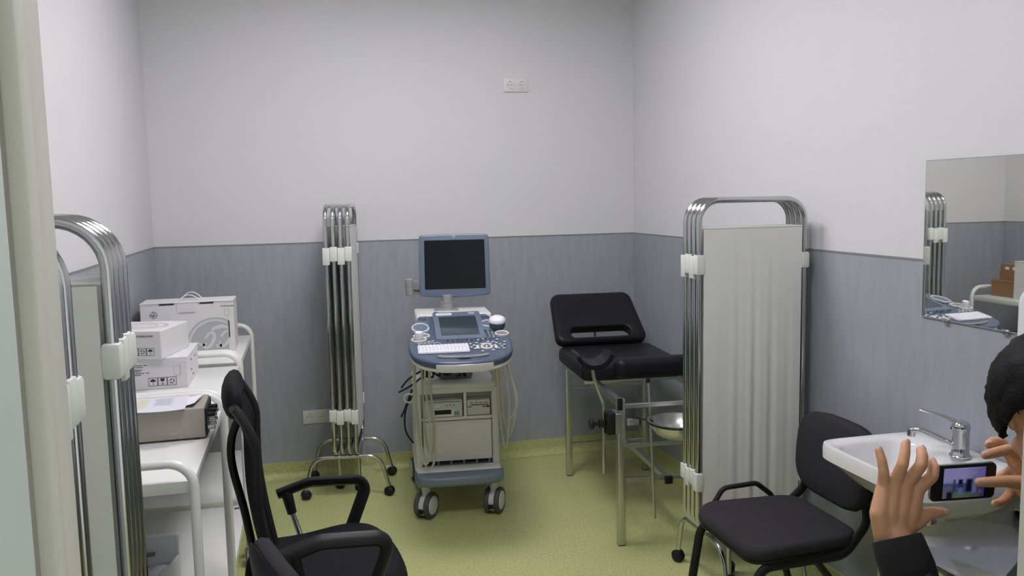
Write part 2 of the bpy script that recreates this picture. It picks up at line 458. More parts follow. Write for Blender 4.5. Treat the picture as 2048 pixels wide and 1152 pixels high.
# ------------------------------------------------------------------ folding screens (panels stacked along local +Y, panel width along local X)
def folding_screen(loc, rz, label, fabric=M_FABRIC, n=4, sp=0.038, Wd=0.46, F=0.21, group=None):
    t = thing('folding_screen', label, 'screen', loc, rz, group)
    r = 0.0115; zb, zt = 0.245, 1.575; h = Wd/2
    for i in range(n):
        y = (i-(n-1)/2)*sp
        b = bm_()
        tube(b, fillet([(-h, y, zb), (h, y, zb), (h, y, zt), (-h, y, zt)], [0.07, 0.07, 0.085, 0.085], 8, True), r, 12, True)
        fr = obj('panel_frame', b, M_CHROME, t)
        b = bm_()
        def f(u, v, y=y, i=i):
            x = (-h+0.016)+u*(Wd-0.032); z = 1.463-v*1.13
            a = 0.0042*min(1, v*1.6)*math.exp(-((u-0.55)/0.28)**2)
            return Vector((x, y+(0.0005 if i else -0.010)*1+a*math.sin(u*38+i)+a*0.5*math.sin(u*71+2), z))
        grid(b, f, 70, 16); thicken(b, 0.0015)
        fp = obj('fabric_panel', b, fabric, fr)
        b = bm_()
        for z in (1.466, 0.333): cyl(b, (-h+0.004, y, z), (h-0.004, y, z), 0.004, 8)
        objs('fabric_rod', b, M_CLIP, fr)
    # hinge clips: pairs on alternating ends
    def clip(x, i, j, z0, z1, step):
        b = bm_()
        y0, y1 = (i-(n-1)/2)*sp, (j-(n-1)/2)*sp
        for (yy, za, zb_) in ((y0, z0, z1), (y1, z0-step, z1-step*0.3)):
            bx(b, (x-0.0155, yy-0.0185, za), (x+0.0155, yy+0.0185, zb_), 0.003, 2)
        bx(b, (x-0.010, y0, z0+0.008), (x+0.010, y1, z1-0.012), 0.002, 1)
        obj('hinge_clip', b, M_CLIP, t)
    for k in range(n-1):
        x = -h if k % 2 == 0 else h
        clip(x, k, k+1, 1.288, 1.364, 0.018 if k % 2 == 0 else -0.012)
        clip(x, k, k+1, 0.418, 0.492, -0.018 if k % 2 == 0 else 0.012)
    clipo = [(h, 0), (h, n-1)] if n % 2 == 0 else [(h, 0), (-h, n-1)]
    for (x, i) in clipo:
        y = (i-(n-1)/2)*sp
        for z in (1.33, 0.45):
            b = bm_(); bx(b, (x-0.016, y-0.018, z-0.032), (x+0.016, y+0.018, z+0.032), 0.007, 2); obj('end_clip', b, M_CLIP, t)
    # arched feet
    for x in (-h+0.045, h-0.075):
        b = bm_()
        tube(b, fillet([(x, -F-0.012, 0.05), (x, -F+0.03, 0.225), (x, F-0.03, 0.225), (x, F+0.012, 0.05)], 0.085, 8), 0.0105, 12)
        a = obj('foot_arch', b, M_CHROME, t)
        for s in (-1, 1): castor(a, (x, s*(F+0.013), 0.026), a=0.4*s)
    for (x, i) in ((-h+0.14, 0), (-h+0.20, n-1)):
        y = (i-(n-1)/2)*sp
        b = bm_(); cyl(b, (x, y, 0.05), (x, y, zb), 0.0095, 12); l = obj('straight_leg', b, M_CHROME, t)
        castor(l, (x, y, 0.026), a=1.0)
    return t

# back screen: panels run along world Y
folding_screen((0.195, 4.712, 0), R(82), 'folded white fabric screen on castors beside the ultrasound machine, end-on against the back wall')
folding_screen((1.716, 3.065, 0), 0, 'folded white fabric screen standing between examination couch and black visitor chair')
folding_screen((-0.555, 1.640, 0), 0, 'folded white fabric screen beside the white trolley, behind another folded screen', M_FABRIC, Wd=0.44, F=0.155)
folding_screen((-0.549, 1.222, 0), 0, 'folded white fabric screen standing right behind the door frame', M_FABRIC, Wd=0.44, F=0.155)

# ------------------------------------------------------------------ trolleys
def trolley(y0, y1, label):
    t = thing('trolley', label, 'trolley', (-0.537, (y0+y1)/2, 0), 0, 'white enamel trolleys along the left wall')
    L = (y1-y0)/2; W = 0.237; r = 0.0125
    for s in (-1, 1):
        b = bm_(); y = s*(L-r)
        tube(b, fillet([(-W, y, 0.075), (-W, y, 0.95), (W, y, 0.95), (W, y, 0.075)], 0.065, 8), r, 12)
        e = obj('end_frame', b, M_TROLLEY, t)
        for sx in (-1, 1):
            b = bm_(); p = Vector((sx*W, y-s*0.034, 0.0))
            lathe(b, [(0.0, -0.011), (0.028, -0.011), (0.034, -0.006), (0.034, 0.006), (0.028, 0.011), (0, 0.011)], 18, axis_m(p+Vector((0.0, -0.008, 0.034)), (1, 0, 0)))
            c = obj('castor', b, M_GREYP, e)
            b = bm_()
            for q in (-1, 1): bx(b, p+Vector((q*0.015-0.0015, -0.022, 0.03)), p+Vector((q*0.015+0.0015, 0.012, 0.074)))
            bx(b, p+Vector((-0.017, -0.018, 0.068)), p+Vector((0.017, 0.016, 0.078)), 0.002)
            obj('castor_fork', b, M_CHROME, e)
    for z, nm in ((0.897, 'upper_shelf'), (0.272, 'lower_shelf')):
        b = bm_(); bx(b, (-W+0.002, -L+0.026, z-0.032), (W-0.002, L-0.026, z), 0.003, 2)
        sh = obj(nm, b, M_TROLLEY, t)
        if nm == 'lower_shelf':
            b = bm_(); bx(b, (W-0.05, L-0.075, z), (W-0.03, L-0.055, z+0.0005)); obj('sticker', b, M_PRINT, sh)
    return t
TR1 = trolley(3.845, 4.70, 'white trolley in the back corner carrying the big carton with handles')
TR2 = trolley(3.035, 3.825, 'white trolley in the middle of the row carrying two stacked white cartons')
TR3 = trolley(2.205, 3.015, 'white trolley beside the folded screens carrying the beige metal device')
ZS = 0.8972

# ------------------------------------------------------------------ cartons
def icons(parent, o, xd, n, s, kinds):
    """row of framed handling icons starting at o, growing along xd (z up)"""
    x = Vector(xd); z = Vector((0, 0, 1)); nn = x.cross(z)
    for k, kind in enumerate(kinds):
        c = Vector(o)+x*(s*(k+0.5))+z*(s/2)+nn*0.0006
        b = bm_()
        def bar(p, q, wd):
            p = c+x*p[0]*s+z*p[1]*s; q = c+x*q[0]*s+z*q[1]*s
            d = (q-p).normalized(); sd = d.cross(nn)*wd*s/2
            vs_ = [b.verts.new(v) for v in (p-sd, q-sd, q+sd, p+sd)]; b.faces.new(vs_)
        def disc(p, r, a0=0, a1=2*PI, n_=14):
            p = c+x*p[0]*s+z*p[1]*s
            vs_ = [b.verts.new(p+x*r*s*math.cos(a0+(a1-a0)*i/n_)+z*r*s*math.sin(a0+(a1-a0)*i/n_)) for i in range(n_+1)]
            vs_.append(b.verts.new(p)); b.faces.new(vs_[::-1] if False else vs_)
        for (p, q) in (((-.46, -.46), (.46, -.46)), ((.46, -.46), (.46, .46)), ((.46, .46), (-.46, .46)), ((-.46, .46), (-.46, -.46))): bar(p, q, .05)
        if kind == 'umbrella':
            disc((0, 0.02), .3, 0, PI); bar((0, .02), (0, -.3), .05); bar((0, -.3), (.1, -.3), .05)
        elif kind == 'glass':
            disc((0, .25), .24, PI, 2*PI); bar((-.22, .3), (.22, .3), .12); bar((0, .05), (0, -.28), .06); bar((-.16, -.3), (.16, -.3), .07)
        else:
            for q in range(3):
                a = 2*PI*q/3+PI/2; a2 = a+1.45
                bar((.27*math.cos(a), .27*math.sin(a)), (.27*math.cos(a2), .27*math.sin(a2)), .10)
        obj('handling_icon', b, M_PRINT, parent, smooth=False)

def script_logo(name, c, xd, rad, m_ring, m_strokes, parent, clipx=None, clipz=None, disc=None):
    """round monogram with two cursive letters"""
    x = Vector(xd); z = Vector((0, 0, 1)); nn = x.cross(z); c = Vector(c)
    def clip(p):
        u, v = p
        if clipx is not None: u = min(u, clipx)
        if clipz is not None: v = max(v, clipz)
        return u, v
    if disc is not None:
        b = bm_(); N = 64; pts = [clip((rad*math.cos(2*PI*k/N), rad*math.sin(2*PI*k/N))) for k in range(N)]
        pts = [p_ for i_, p_ in enumerate(pts) if (Vector(p_)-Vector(pts[i_-1])).length > 1e-5]
        b.faces.new([b.verts.new(c+x*u+z*v+nn*0.0005) for u, v in pts]); obj(name, b, disc, parent, smooth=False)
    def ribbon(pts, wd, m_, closed=False, off=0.001):
        b = bm_(); P = []
        for i, (u, v) in enumerate(pts):
            a = pts[i-1] if (i > 0 or closed) else pts[0]; e = pts[(i+1) % len(pts)] if (i < len(pts)-1 or closed) else pts[-1]
            t = Vector((e[0]-a[0], e[1]-a[1])); t = t.normalized() if t.length > 0 else Vector((1, 0)); s = Vector((-t.y, t.x))
            w2 = wd*(0.55+0.45*math.sin(PI*i/(len(pts)-1))) if not closed else wd
            q0 = clip((u*rad+s.x*w2*rad, v*rad+s.y*w2*rad)); q1 = clip((u*rad-s.x*w2*rad, v*rad-s.y*w2*rad))
            P.append((b.verts.new(c+x*q0[0]+z*q0[1]+nn*off), b.verts.new(c+x*q1[0]+z*q1[1]+nn*off)))
        K = len(P)
        for i in range(K if closed else K-1):
            A, B = P[i], P[(i+1) % K]
            try: b.faces.new((A[0], A[1], B[1], B[0]))
            except ValueError: pass
        obj(name, b, m_, parent, smooth=False)
    ring = [(0.9*math.cos(2*PI*k/48), 0.9*math.sin(2*PI*k/48)) for k in range(48)]
    ribbon(ring, 0.045, m_strokes if disc is not None else m_ring, True)
    def spiral(cx, cy, r0_, r1_, a0, a1, n_=22):
        return [(cx+(r0_+(r1_-r0_)*k/n_)*math.cos(a0+(a1-a0)*k/n_), cy+(r0_+(r1_-r0_)*k/n_)*math.sin(a0+(a1-a0)*k/n_)) for k in range(n_+1)]
    if disc is not None:
        def loop(cx, cy, rx, ry, ti):
            return [(cx+rx*math.cos(a_)*math.cos(ti)-ry*math.sin(a_)*math.sin(ti), cy+rx*math.cos(a_)*math.sin(ti)+ry*math.sin(a_)*math.cos(ti)) for a_ in [R(-150)+R(330)*k/24 for k in range(25)]]
        ribbon(loop(-0.22, 0.16, 0.15, 0.30, R(-28)), 0.06, m_strokes)
        ribbon(loop(0.34, 0.20, 0.15, 0.30, R(-28)), 0.06, m_strokes)
        ribbon([(-0.10, 0.52), (-0.02, 0.60), (0.12, 0.64), (0.30, 0.66), (0.46, 0.62), (0.56, 0.54)], 0.07, m_strokes)
        ribbon([(-0.62, 0.10), (-0.52, 0.02), (-0.40, 0.0), (-0.30, 0.05)], 0.05, m_strokes)
        ribbon([(0.02, 0.0), (0.08, -0.10), (0.18, -0.06), (0.22, 0.02)], 0.05, m_strokes)
        return
    # letter G: loop with a descending tail;  letter E: double loop
    ribbon(spiral(-0.30, 0.05, 0.16, 0.34, R(60), R(400)), 0.055, m_strokes)
    ribbon([(-0.02, 0.28), (0.0, 0.05), (-0.04, -0.25), (-0.18, -0.48), (-0.36, -0.46), (-0.34, -0.28), (-0.10, -0.12), (0.08, 0.0)], 0.05, m_strokes)
    ribbon(spiral(0.28, 0.26, 0.08, 0.24, R(-20), R(250)), 0.055, m_strokes)
    ribbon(spiral(0.30, -0.16, 0.28, 0.10, R(110), R(400)), 0.055, m_strokes)
    for a in (0, PI/2, PI, 1.5*PI):
        ribbon([(0.80*math.cos(a+q), 0.80*math.sin(a+q)) if abs(q) < .3 else (0.66*math.cos(a+q), 0.66*math.sin(a+q)) for q in (-.5, -.3, -.1, .1, .3, .5)], 0.05, m_strokes)

# big carton with handles
bw, bd, bh = 0.415, 0.19, 0.243
t = thing('handled_carton', 'large white printed carton with white plastic carrying handles', 'box', (-0.552, 4.30, ZS), 0)
b = bm_(); hx = bw/2; f0, f1 = -bd/2, -bd/2+0.004; zt_ = bh-0.003; zs = bh-0.012
bx(b, (-hx, f0+0.04, 0), (hx, bd/2, zt_), 0.0015, 1)
bx(b, (-hx+0.004, f1, 0), (hx-0.004, f0+0.0399, 0.004)); bx(b, (-hx, f1, 0), (-hx+0.004, f0+0.0399, zt_)); bx(b, (hx-0.004, f1, 0), (hx, f0+0.0399, zt_))
for (x0, x1, z0, z1) in ((-hx, hx, 0, 0.065), (-hx, 0.180, 0.065, 0.145), (0.186, hx, 0.065, 0.145), (-hx, hx, 0.145, zs), (-hx, -0.125, zs, zt_), (-0.058, 0.055, zs, zt_), (0.118, hx, zs, zt_)):
    bx(b, (x0, f0, z0), (x1, f1, z1))
obj('carton_body', b, M_CARTW, t, smooth=False)
b = bm_(); bx(b, (-bw/2-0.002, -bd/2-0.003, bh-0.003), (bw/2+0.002, -0.004, bh), 0.0006, 1); obj('lid_flap', b, M_CARTW, t)
b = bm_(); bx(b, (-bw/2-0.002, 0.004, bh-0.003), (bw/2+0.002, bd/2+0.003, bh), 0.0006, 1); obj('lid_flap', b, M_CARTW, t)
b = bm_(); bx(b, (-0.045, -bd/2-0.002, bh-0.048), (0.042, -bd/2, bh-0.004), 0.0006, 1); obj('front_tab', b, M_CARTW, t)
b = bm_(); bx(b, (-0.036, -bd/2-0.0025, bh-0.049), (0.034, -bd/2-0.0015, bh-0.0475)); obj('tab_slit_shade', b, M_PRINTG, t)  # thin grey strip laid on the carton paints the shade of a slit
for yy, hh in ((-0.018, 0.030), (0.022, 0.040)):
    b = bm_(); tube(b, [(-0.055+0.11*k/16+0.008*(yy > 0), yy, bh-0.004+hh*math.sin(PI*k/16)) for k in range(17)], 0.0035, 8, flat=(0.6, 1.6)); obj('carry_handle', b, M_TRAY, t)
fy = -bd/2
script_logo('emblem_print', (-0.150, fy, 0.188), (1, 0, 0), 0.0175, M_PRINT, M_PRINT, t)
script_logo('large_emblem_print', (0.118, fy, 0.035), (1, 0, 0), 0.130, M_PRINTG, M_PRINTL, t, clipx=0.180-0.118, clipz=-0.033, disc=M_PRINTG)
text_part('print', 'ULTRASOUND', 0.0095, face_m((0.150, fy-0.0006, 0.217), (1, 0, 0), (0, 0, 1)), M_PRINT, t)
b = bm_()
for (a, c) in (((0.165, 0.172), (0.167, 0.2)), ((0.185, 0.172), (0.187, 0.2)), ((0.165, 0.2), (0.187, 0.202)), ((0.165, 0.170), (0.187, 0.172))): bx(b, (a[0], fy-0.0007, a[1]), (c[0], fy, c[1]))
objs('print_frame', b, M_PRINTG, t)

# two smaller white cartons on the middle trolley
t = thing('carton', 'wide low white carton under a smaller one, with umbrella and glass icons', 'box', (-0.615, 3.575, ZS), 0)
b = bm_(); bx(b, (-0.155, -0.165, 0), (0.155, 0.165, 0.118), 0.002, 1); obj('carton_body', b, M_CARTW, t)
b = bm_(); bx(b, (-0.157, -0.167, 0.098), (0.157, 0.167, 0.121), 0.002, 1); obj('lid', b, M_CARTW, t)
fy = -0.1655
for k, (x0, wd, z) in enumerate(((-0.085, .10, .094), (-0.075, .075, .087), (-0.06, .055, .077), (-0.06, .05, .071), (-0.09, .11, .064), (-0.065, .055, .057))):
    b = bm_(); n_ = int(wd/0.006)
    for q in range(n_):
        if random.random() < .82: bx(b, (x0+q*0.006, fy-0.0005, z), (x0+q*0.006+0.0048, fy+.0005, z+0.0028))
    objs('print', b, M_PRINT, t)
icons(t, (0.012, fy, 0.012), (1, 0, 0), 3, 0.034, ('umbrella', 'glass', 'recycle'))
b = bm_()
for (a, c) in (((0.105, 0.05), (0.1065, 0.09)), ((0.128, 0.05), (0.1295, 0.09)), ((0.105, 0.05), (0.1295, 0.0515)), ((0.105, 0.0885), (0.1295, 0.09))): bx(b, (a[0], fy-0.0006, a[1]), (c[0], fy+.0005, c[1]))
objs('print_frame', b, M_PRINTG, t)
for (yy, zz) in ((-0.06, 0.085), (-0.06, 0.045), (0.06, 0.08), (-0.02, 0.02)):
    b = bm_(); bx(b, (0.1568 if zz > .09 else 0.155, yy, zz), (0.1576 if zz > .09 else 0.1556, yy+0.022, zz+0.007)); objs('print', b, M_PRINT, t)
t = thing('carton', 'small white carton set askew on top of a wider white carton', 'box', (-0.632, 3.535, ZS+0.1212), R(-14))
b = bm_(); bx(b, (-0.125, -0.135, 0), (0.125, 0.135, 0.108), 0.002, 1); obj('carton_body', b, M_CARTW, t)
fy = -0.1352
text_part('print', 'ULTRASOUND', 0.0105, face_m((0.028, fy-0.0004, 0.088), (1, 0, 0), (0, 0, 1)), M_PRINT, t)
text_part('print', 'Systems', 0.0125, face_m((-0.068, fy-0.0004, 0.061), (1, 0, 0), (0, 0, 1)), M_PRINT, t, bold=0.0003)
icons(t, (0.008, fy, 0.014), (1, 0, 0), 3, 0.030, ('glass', 'recycle', 'umbrella'))
b = bm_(); bx(b, (-0.05, fy-0.0005, 0.038), (-0.041, fy+.0005, 0.042)); bx(b, (-0.052, fy-.0005, 0.012), (-0.044, fy+.0005, 0.017)); bx(b, (-0.03, fy-.0005, 0.012), (-0.02, fy+.0005, 0.017)); objs('print', b, M_PRINTG, t)
b = bm_(); N = 40
for rr, r2 in ((0.085, 0.074), (0.05, 0.042)):
    A = [b.verts.new((rr*math.cos(2*PI*k/N)*1.1, 0.01+rr*math.sin(2*PI*k/N)*0.9, 0.1086)) for k in range(N)]
    B = [b.verts.new((r2*math.cos(2*PI*k/N)*1.1, 0.01+r2*math.sin(2*PI*k/N)*0.9, 0.1086)) for k in range(N)]
    for k in range(N): b.faces.new((A[k], A[(k+1) % N], B[(k+1) % N], B[k]))
obj('emblem_print', b, M_PRINTG, t, smooth=False)

# brown cartons behind the big one
for (cx, cy, wd, dp, z0, hh, lab) in ((-0.585, 4.535, 0.37, 0.20, 0, 0.105, 'lowest and widest brown carton of the stack in the back corner'),
                                 (-0.610, 4.535, 0.31, 0.185, 0.1053, 0.055, 'flat brown carton in the middle of the corner stack'),
                                 (-0.610, 4.535, 0.30, 0.18, 0.1606, 0.048, 'topmost flat brown carton of the corner stack with white stickers')):
    t = thing('brown_carton', lab, 'box', (cx, cy, ZS+z0), 0)
    b = bm_(); bx(b, (-wd/2, -dp/2, 0), (wd/2, dp/2, hh-0.002), 0.002, 1); obj('carton_body', b, M_CARTB, t)
    b = bm_(); bx(b, (-wd/2-0.001, -dp/2-0.001, hh-0.012), (wd/2+0.001, dp/2+0.001, hh), 0.001, 1); obj('lid', b, M_CARTB, t)
    if 'topmost' in lab:
        for q in (-0.04, 0.02):
            b = bm_(); bx(b, (wd/2, q, 0.012), (wd/2+0.0008, q+0.03, 0.03)); obj('sticker', b, M_PAPER, t)

# beige metal device with connectors
t = thing('metal_device', 'beige sheet-metal electronic device with connectors on one end', 'device', (-0.512, 2.715, ZS), R(1.5))
b = bm_(); bx(b, (-0.20, -0.095, 0.006), (0.195, 0.095, 0.095), 0.0025, 2); body = obj('housing', b, M_DEV, t)
b = bm_(); bx(b, (-0.201, -0.097, 0.008), (-0.13, 0.097, 0.0965), 0.002, 1); obj('end_cover', b, M_DEV, t)
b = bm_(); bx(b, (0.195, -0.085, 0.010), (0.201, 0.085, 0.090), 0.001, 1); obj('connector_panel', b, M_BLACK, t)
for k in range(9):
    y = -0.07+0.0175*k; z = (0.03, 0.065, 0.048)[k % 3]
    b = bm_(); cyl(b, (0.200, y, z), (0.222, y, z), 0.0075, 12, bev=0.0015); obj('connector', b, (M_CHROME, M_BLACK, M_CHROME)[k % 3], t)
for sx in (-0.17, 0.17):
    for sy in (-0.07, 0.07):
        b = bm_(); cyl(b, (sx, sy, 0), (sx, sy, 0.0065), 0.009, 12); obj('rubber_foot', b, M_BLACK, t)
b = bm_(); bx(b, (0.10, -0.0956, 0.022), (0.113, -0.0949, 0.027)); objs('print', b, M_PRINTG, t)
# papers lying on the device
def sheet(name, label, loc, rz, wd, dp, fn, curl, m_):
    b = bm_()
    def f(u, v): return Vector(((u-.5)*wd, (v-.5)*dp, 0.0012+curl(u, v)))
    grid(b, f, 30, 20); thicken(b, 0.0005)
    o = obj(name, b, m_, None); o.location = loc; o.rotation_euler = (0, 0, rz)
    if fn: vcol(o, fn)
    return tag(o, label, 'paper')
def leaf_col(co):
    u, v = co.x/0.30+.5, co.y/0.19+.5
    c = (0.66, 0.66, 0.72)
    if (u-.22)**2*2.2+(v-.55)**2 < .035: c = (0.33, 0.35, 0.45)
    if .52 < u < .62 and .3 < v < .95: c = (0.62, 0.60, 0.44)
    if .70 < u < .84 and .45 < v < .9: c = (0.47, 0.48, 0.55)
    if .42 < u < .50 and .5 < v < .95: c = (0.52, 0.52, 0.56)
    if v < .12 and u < .4 and v > .08: c = (0.25, 0.25, 0.3)
    return c
sheet('leaflet', 'printed colour leaflet drooping over the beige metal device', (-0.520, 2.690, ZS+0.0978), R(3), 0.30, 0.19, leaf_col,
      lambda u, v: 0.004*math.sin(u*4)**2-(0.018*((0.12-v)/0.12)**1.3 if v < 0.12 and False else 0), M_VCOL)
sheet('paper_slip', 'small white paper slip curling at the edge of the metal device', (-0.365, 2.712, ZS+0.0975), R(-6), 0.058, 0.13, None,
      lambda u, v: 0.010*u*u, M_PAPER)

# white plastic tray unit on the lower shelf of the near trolley
t = thing('paper_tray', 'white plastic paper tray unit standing on the lower trolley shelf', 'tray', (-0.545, 2.655, 0.2722), R(-3))
b = bm_(); rot = Euler((R(-9), 0, 0)).to_matrix()
bx(b, (-0.13, -0.17, 0), (0.10, 0.15, 0.17), 0.012, 3); obj('body', b, M_TRAY, t)
b = bm_(); box(b, (-0.03, -0.01, 0.205), (0.215, 0.29, 0.012), rot, 0.004); obj('paper_plate', b, M_TRAY, t)
b = bm_(); bx(b, (-0.135, 0.12, 0.17), (0.105, 0.15, 0.285), 0.008, 3); obj('back_rest', b, M_TRAY, t)
for x in (0.018, 0.032):
    b = bm_(); box(b, (x, -0.02, 0.2125), (0.004, 0.27, 0.004), rot, 0.001); obj('guide_rail', b, M_PRINTL, t)
b = bm_(); box(b, (0.025, 0.105, 0.232), (0.026, 0.02, 0.010), rot, 0.002); obj('guide_stop', b, M_GREYP, t)
b = bm_(); box(b, (0.060, -0.02, 0.214), (0.030, 0.22, 0.012), rot, 0.005); obj('paper_guide', b, M_TRAY, t)
b = bm_(); box(b, (0.108, -0.02, 0.185), (0.012, 0.24, 0.115), rot, 0.005); obj('side_flap', b, M_TRAY, t)

# ------------------------------------------------------------------ ultrasound machine
US = thing('ultrasound_machine', 'wheeled ultrasound machine with blue console and dark flat monitor', 'ultrasound machine', (0.70, 4.06, 0), R(-5))
# main cabinet: side walls, bays, door
b = bm_()
bx(b, (-0.205, 0.10, 0.235), (-0.172, 0.60, 0.645), 0.012, 3)
bx(b, (0.185, 0.10, 0.235), (0.222, 0.60, 0.645), 0.012, 3)
bx(b, (-0.18, 0.20, 0.25), (0.19, 0.60, 0.655), 0.01, 2)
obj('cabinet', b, M_USBODY, US)
b = bm_(); bx(b, (-0.195, 0.095, 0.640), (0.212, 0.60, 0.668), 0.012, 3); bx(b, (-0.19, 0.10, 0.618), (0.205, 0.2, 0.645), 0.003); obj('cabinet_top', b, M_USBODY, US)
b = bm_(); bx(b, (-0.172, 0.103, 0.478), (0.185, 0.20, 0.494)); bx(b, (0.043, 0.103, 0.492), (0.057, 0.20, 0.62)); objs('bay_divider', b, M_USPANEL, US)
b = bm_(); bx(b, (-0.172, 0.19, 0.49), (0.185, 0.202, 0.62)); obj('bay_back', b, M_USBODY, US)
b = bm_(); bx(b, (-0.168, 0.094, 0.268), (0.182, 0.115, 0.474), 0.006, 2); dr = obj('front_door', b, M_USPANEL, US)
b = bm_(); bx(b, (-0.165, 0.092, 0.462), (0.180, 0.1, 0.470), 0.002); obj('door_ledge', b, M_USBODY, dr)
b = bm_(); bx(b, (-0.172, 0.108, 0.236), (0.185, 0.20, 0.243), 0.001); obj('lower_grille', b, M_GREYP, US)
for k in range(6):
    b = bm_(); bx(b, (-0.166+0.066*k, 0.112, 0.242), (-0.154+0.066*k, 0.19, 0.270), 0.001, 1); obj('grille_rib', b, M_GREYP, US)
# photo printer
b = bm_(); bx(b, (-0.158, 0.105, 0.494), (0.036, 0.19, 0.583), 0.006, 2); pr = obj('photo_printer', b, M_LGREY, US)
b = bm_(); bx(b, (-0.122, 0.101, 0.498), (-0.008, 0.1065, 0.54), 0.002); obj('tray_front', b, M_USPANEL, pr)
b = bm_(); bx(b, (-0.108, 0.0995, 0.511), (-0.022, 0.102, 0.534)); obj('paper_slot', b, M_BLACK, pr)
b = bm_(); bx(b, (-0.115, 0.103, 0.548), (-0.075, 0.1055, 0.560), 0.001); obj('label_plate', b, M_TRAY, pr)
b = bm_(); bx(b, (-0.006, 0.1025, 0.503), (0.018, 0.1055, 0.523), 0.001); obj('teal_sticker', b, M_TEAL, pr)
b = bm_()
for k in range(3): cyl(b, (-0.045+0.018*k, 0.106, 0.556), (-0.045+0.018*k, 0.102, 0.556), 0.004, 10)
objs('button', b, M_GREYP, pr)
b = bm_(); bx(b, (-0.145, 0.1035, 0.572), (0.025, 0.1055, 0.577)); obj('seam', b, M_GREYP, pr)
# recorder
b = bm_(); bx(b, (0.060, 0.105, 0.498), (0.178, 0.19, 0.577), 0.004, 2); rc = obj('recorder', b, M_LGREY, US)
b = bm_(); bx(b, (0.078, 0.103, 0.549), (0.170, 0.106, 0.5525)); bx(b, (0.062, 0.1035, 0.540), (0.084, 0.106, 0.543)); bx(b, (0.138, 0.1035, 0.538), (0.158, 0.106, 0.542)); objs('slot', b, M_BLACK, rc)
b = bm_(); bx(b, (0.160, 0.1015, 0.536), (0.174, 0.106, 0.545), 0.002); obj('eject_button', b, M_BLACK, rc)
b = bm_()
for k in range(4): bx(b, (0.075+0.024*k, 0.1035, 0.560), (0.090+0.024*k, 0.106, 0.565))
objs('print', b, M_GREYP, rc)
# chassis, footrest
b = bm_(); bx(b, (-0.21, 0.03, 0.155), (0.228, 0.66, 0.240), 0.02, 3); obj('chassis', b, M_USBODY, US)
ol = []
for k in range(25):
    a = PI*k/24; ol.append((0.008+0.226*math.copysign(abs(math.cos(a))**0.45, -math.cos(a)), 0.085-0.14*abs(math.sin(a))**0.45))
b = bm_(); prism(b, ol, 0.178, 0.232, None, 0.018, 4); obj('footrest', b, M_USDARK, US)
# castors
def us_castor(x, y, yaw, r=0.066, fork=True):
    e = bpy.data.objects.new('front_castor' if fork else 'rear_castor', bpy.data.meshes.new('hub')); COL.objects.link(e); e.parent = US
    bb = bm_(); rot = Matrix.Rotation(yaw, 4, 'Z'); base = Matrix.Translation((x, y, r)) @ rot
    lathe(bb, [(0.026, -0.014), (r*0.88, -0.014), (r*0.88, 0.014), (0.026, 0.014)], 20, base @ Matrix.Rotation(PI/2, 4, 'Y'))
    cyl(bb, Vector((x, y, r*1.2)), Vector((x, y, 0.185)), 0.022, 16)
    me = e.data; bmesh.ops.recalc_face_normals(bb, faces=bb.faces); bb.to_mesh(me); bb.free(); me.materials.append(M_LGREY)
    for s in (-1, 1):
        bb = bm_(); lathe(bb, [(r*0.74, -0.012), (r*0.95, -0.012), (r, -0.007), (r, 0.007), (r*0.95, 0.012), (r*0.74, 0.012)], 32, base @ Matrix.Translation((s*0.027, 0, 0)) @ Matrix.Rotation(PI/2, 4, 'Y'))
        obj('tyre', bb, M_TYRE, e)
        bb = bm_(); lathe(bb, [(0, 0.0), (r*0.74, 0.0), (r*0.78, 0.006), (r*0.70, 0.014), (r*0.4, 0.017), (0, 0.018)], 32, base @ Matrix.Translation((s*0.027, 0, 0)) @ Matrix.Rotation(s*PI/2, 4, 'Y'))
        obj('wheel_disc', bb, M_LGREY, e)
    bb = bm_(); box(bb, (0, 0, 0), (1, 1, 1)); bmesh.ops.transform(bb, matrix=base @ Matrix.Translation((0, -r*0.75, -0.018)) @ Matrix.Diagonal((0.024, 0.026, 0.022, 1)), verts=bb.verts); obj('brake_pedal', bb, M_BLACK, e)
us_castor(-0.165, 0.045, R(-32)); us_castor(0.182, 0.045, R(-26))
us_castor(-0.178, 0.635, R(4), 0.066, False); us_castor(0.20, 0.60, R(2), 0.066, False)
# column and rear shelf
b = bm_(); bx(b, (-0.075, 0.20, 0.66), (0.105, 0.36, 0.90), 0.03, 4); obj('column', b, M_GREYP, US)
b = bm_(); bx(b, (-0.185, 0.12, 0.945), (0.20, 0.40, 1.022), 0.014, 3); bx(b, (-0.15, 0.12, 0.87), (0.16, 0.36, 0.95), 0.02, 3); obj('rear_deck', b, M_USBODY, US)
b = bm_(); bx(b, (-0.092, 0.19, 1.0218), (-0.070, 0.206, 1.0235)); obj('usb_cap', b, M_BLACK, US)
# console: tilted plate
TILT = math.atan(0.2)
CM = Matrix.Translation((0, -0.17, 0.956)) @ Matrix.Rotation(TILT, 4, 'X')
half = [(0.172, 0.31), (0.198, 0.22), (0.222, 0.10), (0.236, -0.02), (0.238, -0.12), (0.224, -0.21), (0.185, -0.275), (0.12, -0.315), (0.05, -0.328)]
def smooth2(pts, n=5):
    out = []
    for i in range(len(pts)-1):
        p0, p1, p2, p3 = [Vector(pts[max(0, min(len(pts)-1, k))]) for k in (i-1, i, i+1, i+2)]
        for k in range(n):
            s = k/n; out.append(tuple(0.5*((2*p1)+(p2-p0)*s+(2*p0-5*p1+4*p2-p3)*s*s+(3*p1-p0-3*p2+p3)*s**3)))
    out.append(tuple(pts[-1])); return out
sh = smooth2(half)
ol = [(-x, y) for x, y in sh] + [(x, y) for x, y in reversed(sh)]
b = bm_(); prism(b, ol, -0.035, 0.0, CM, 0.012, 4); CON = obj('console', b, M_USBLUE, US)
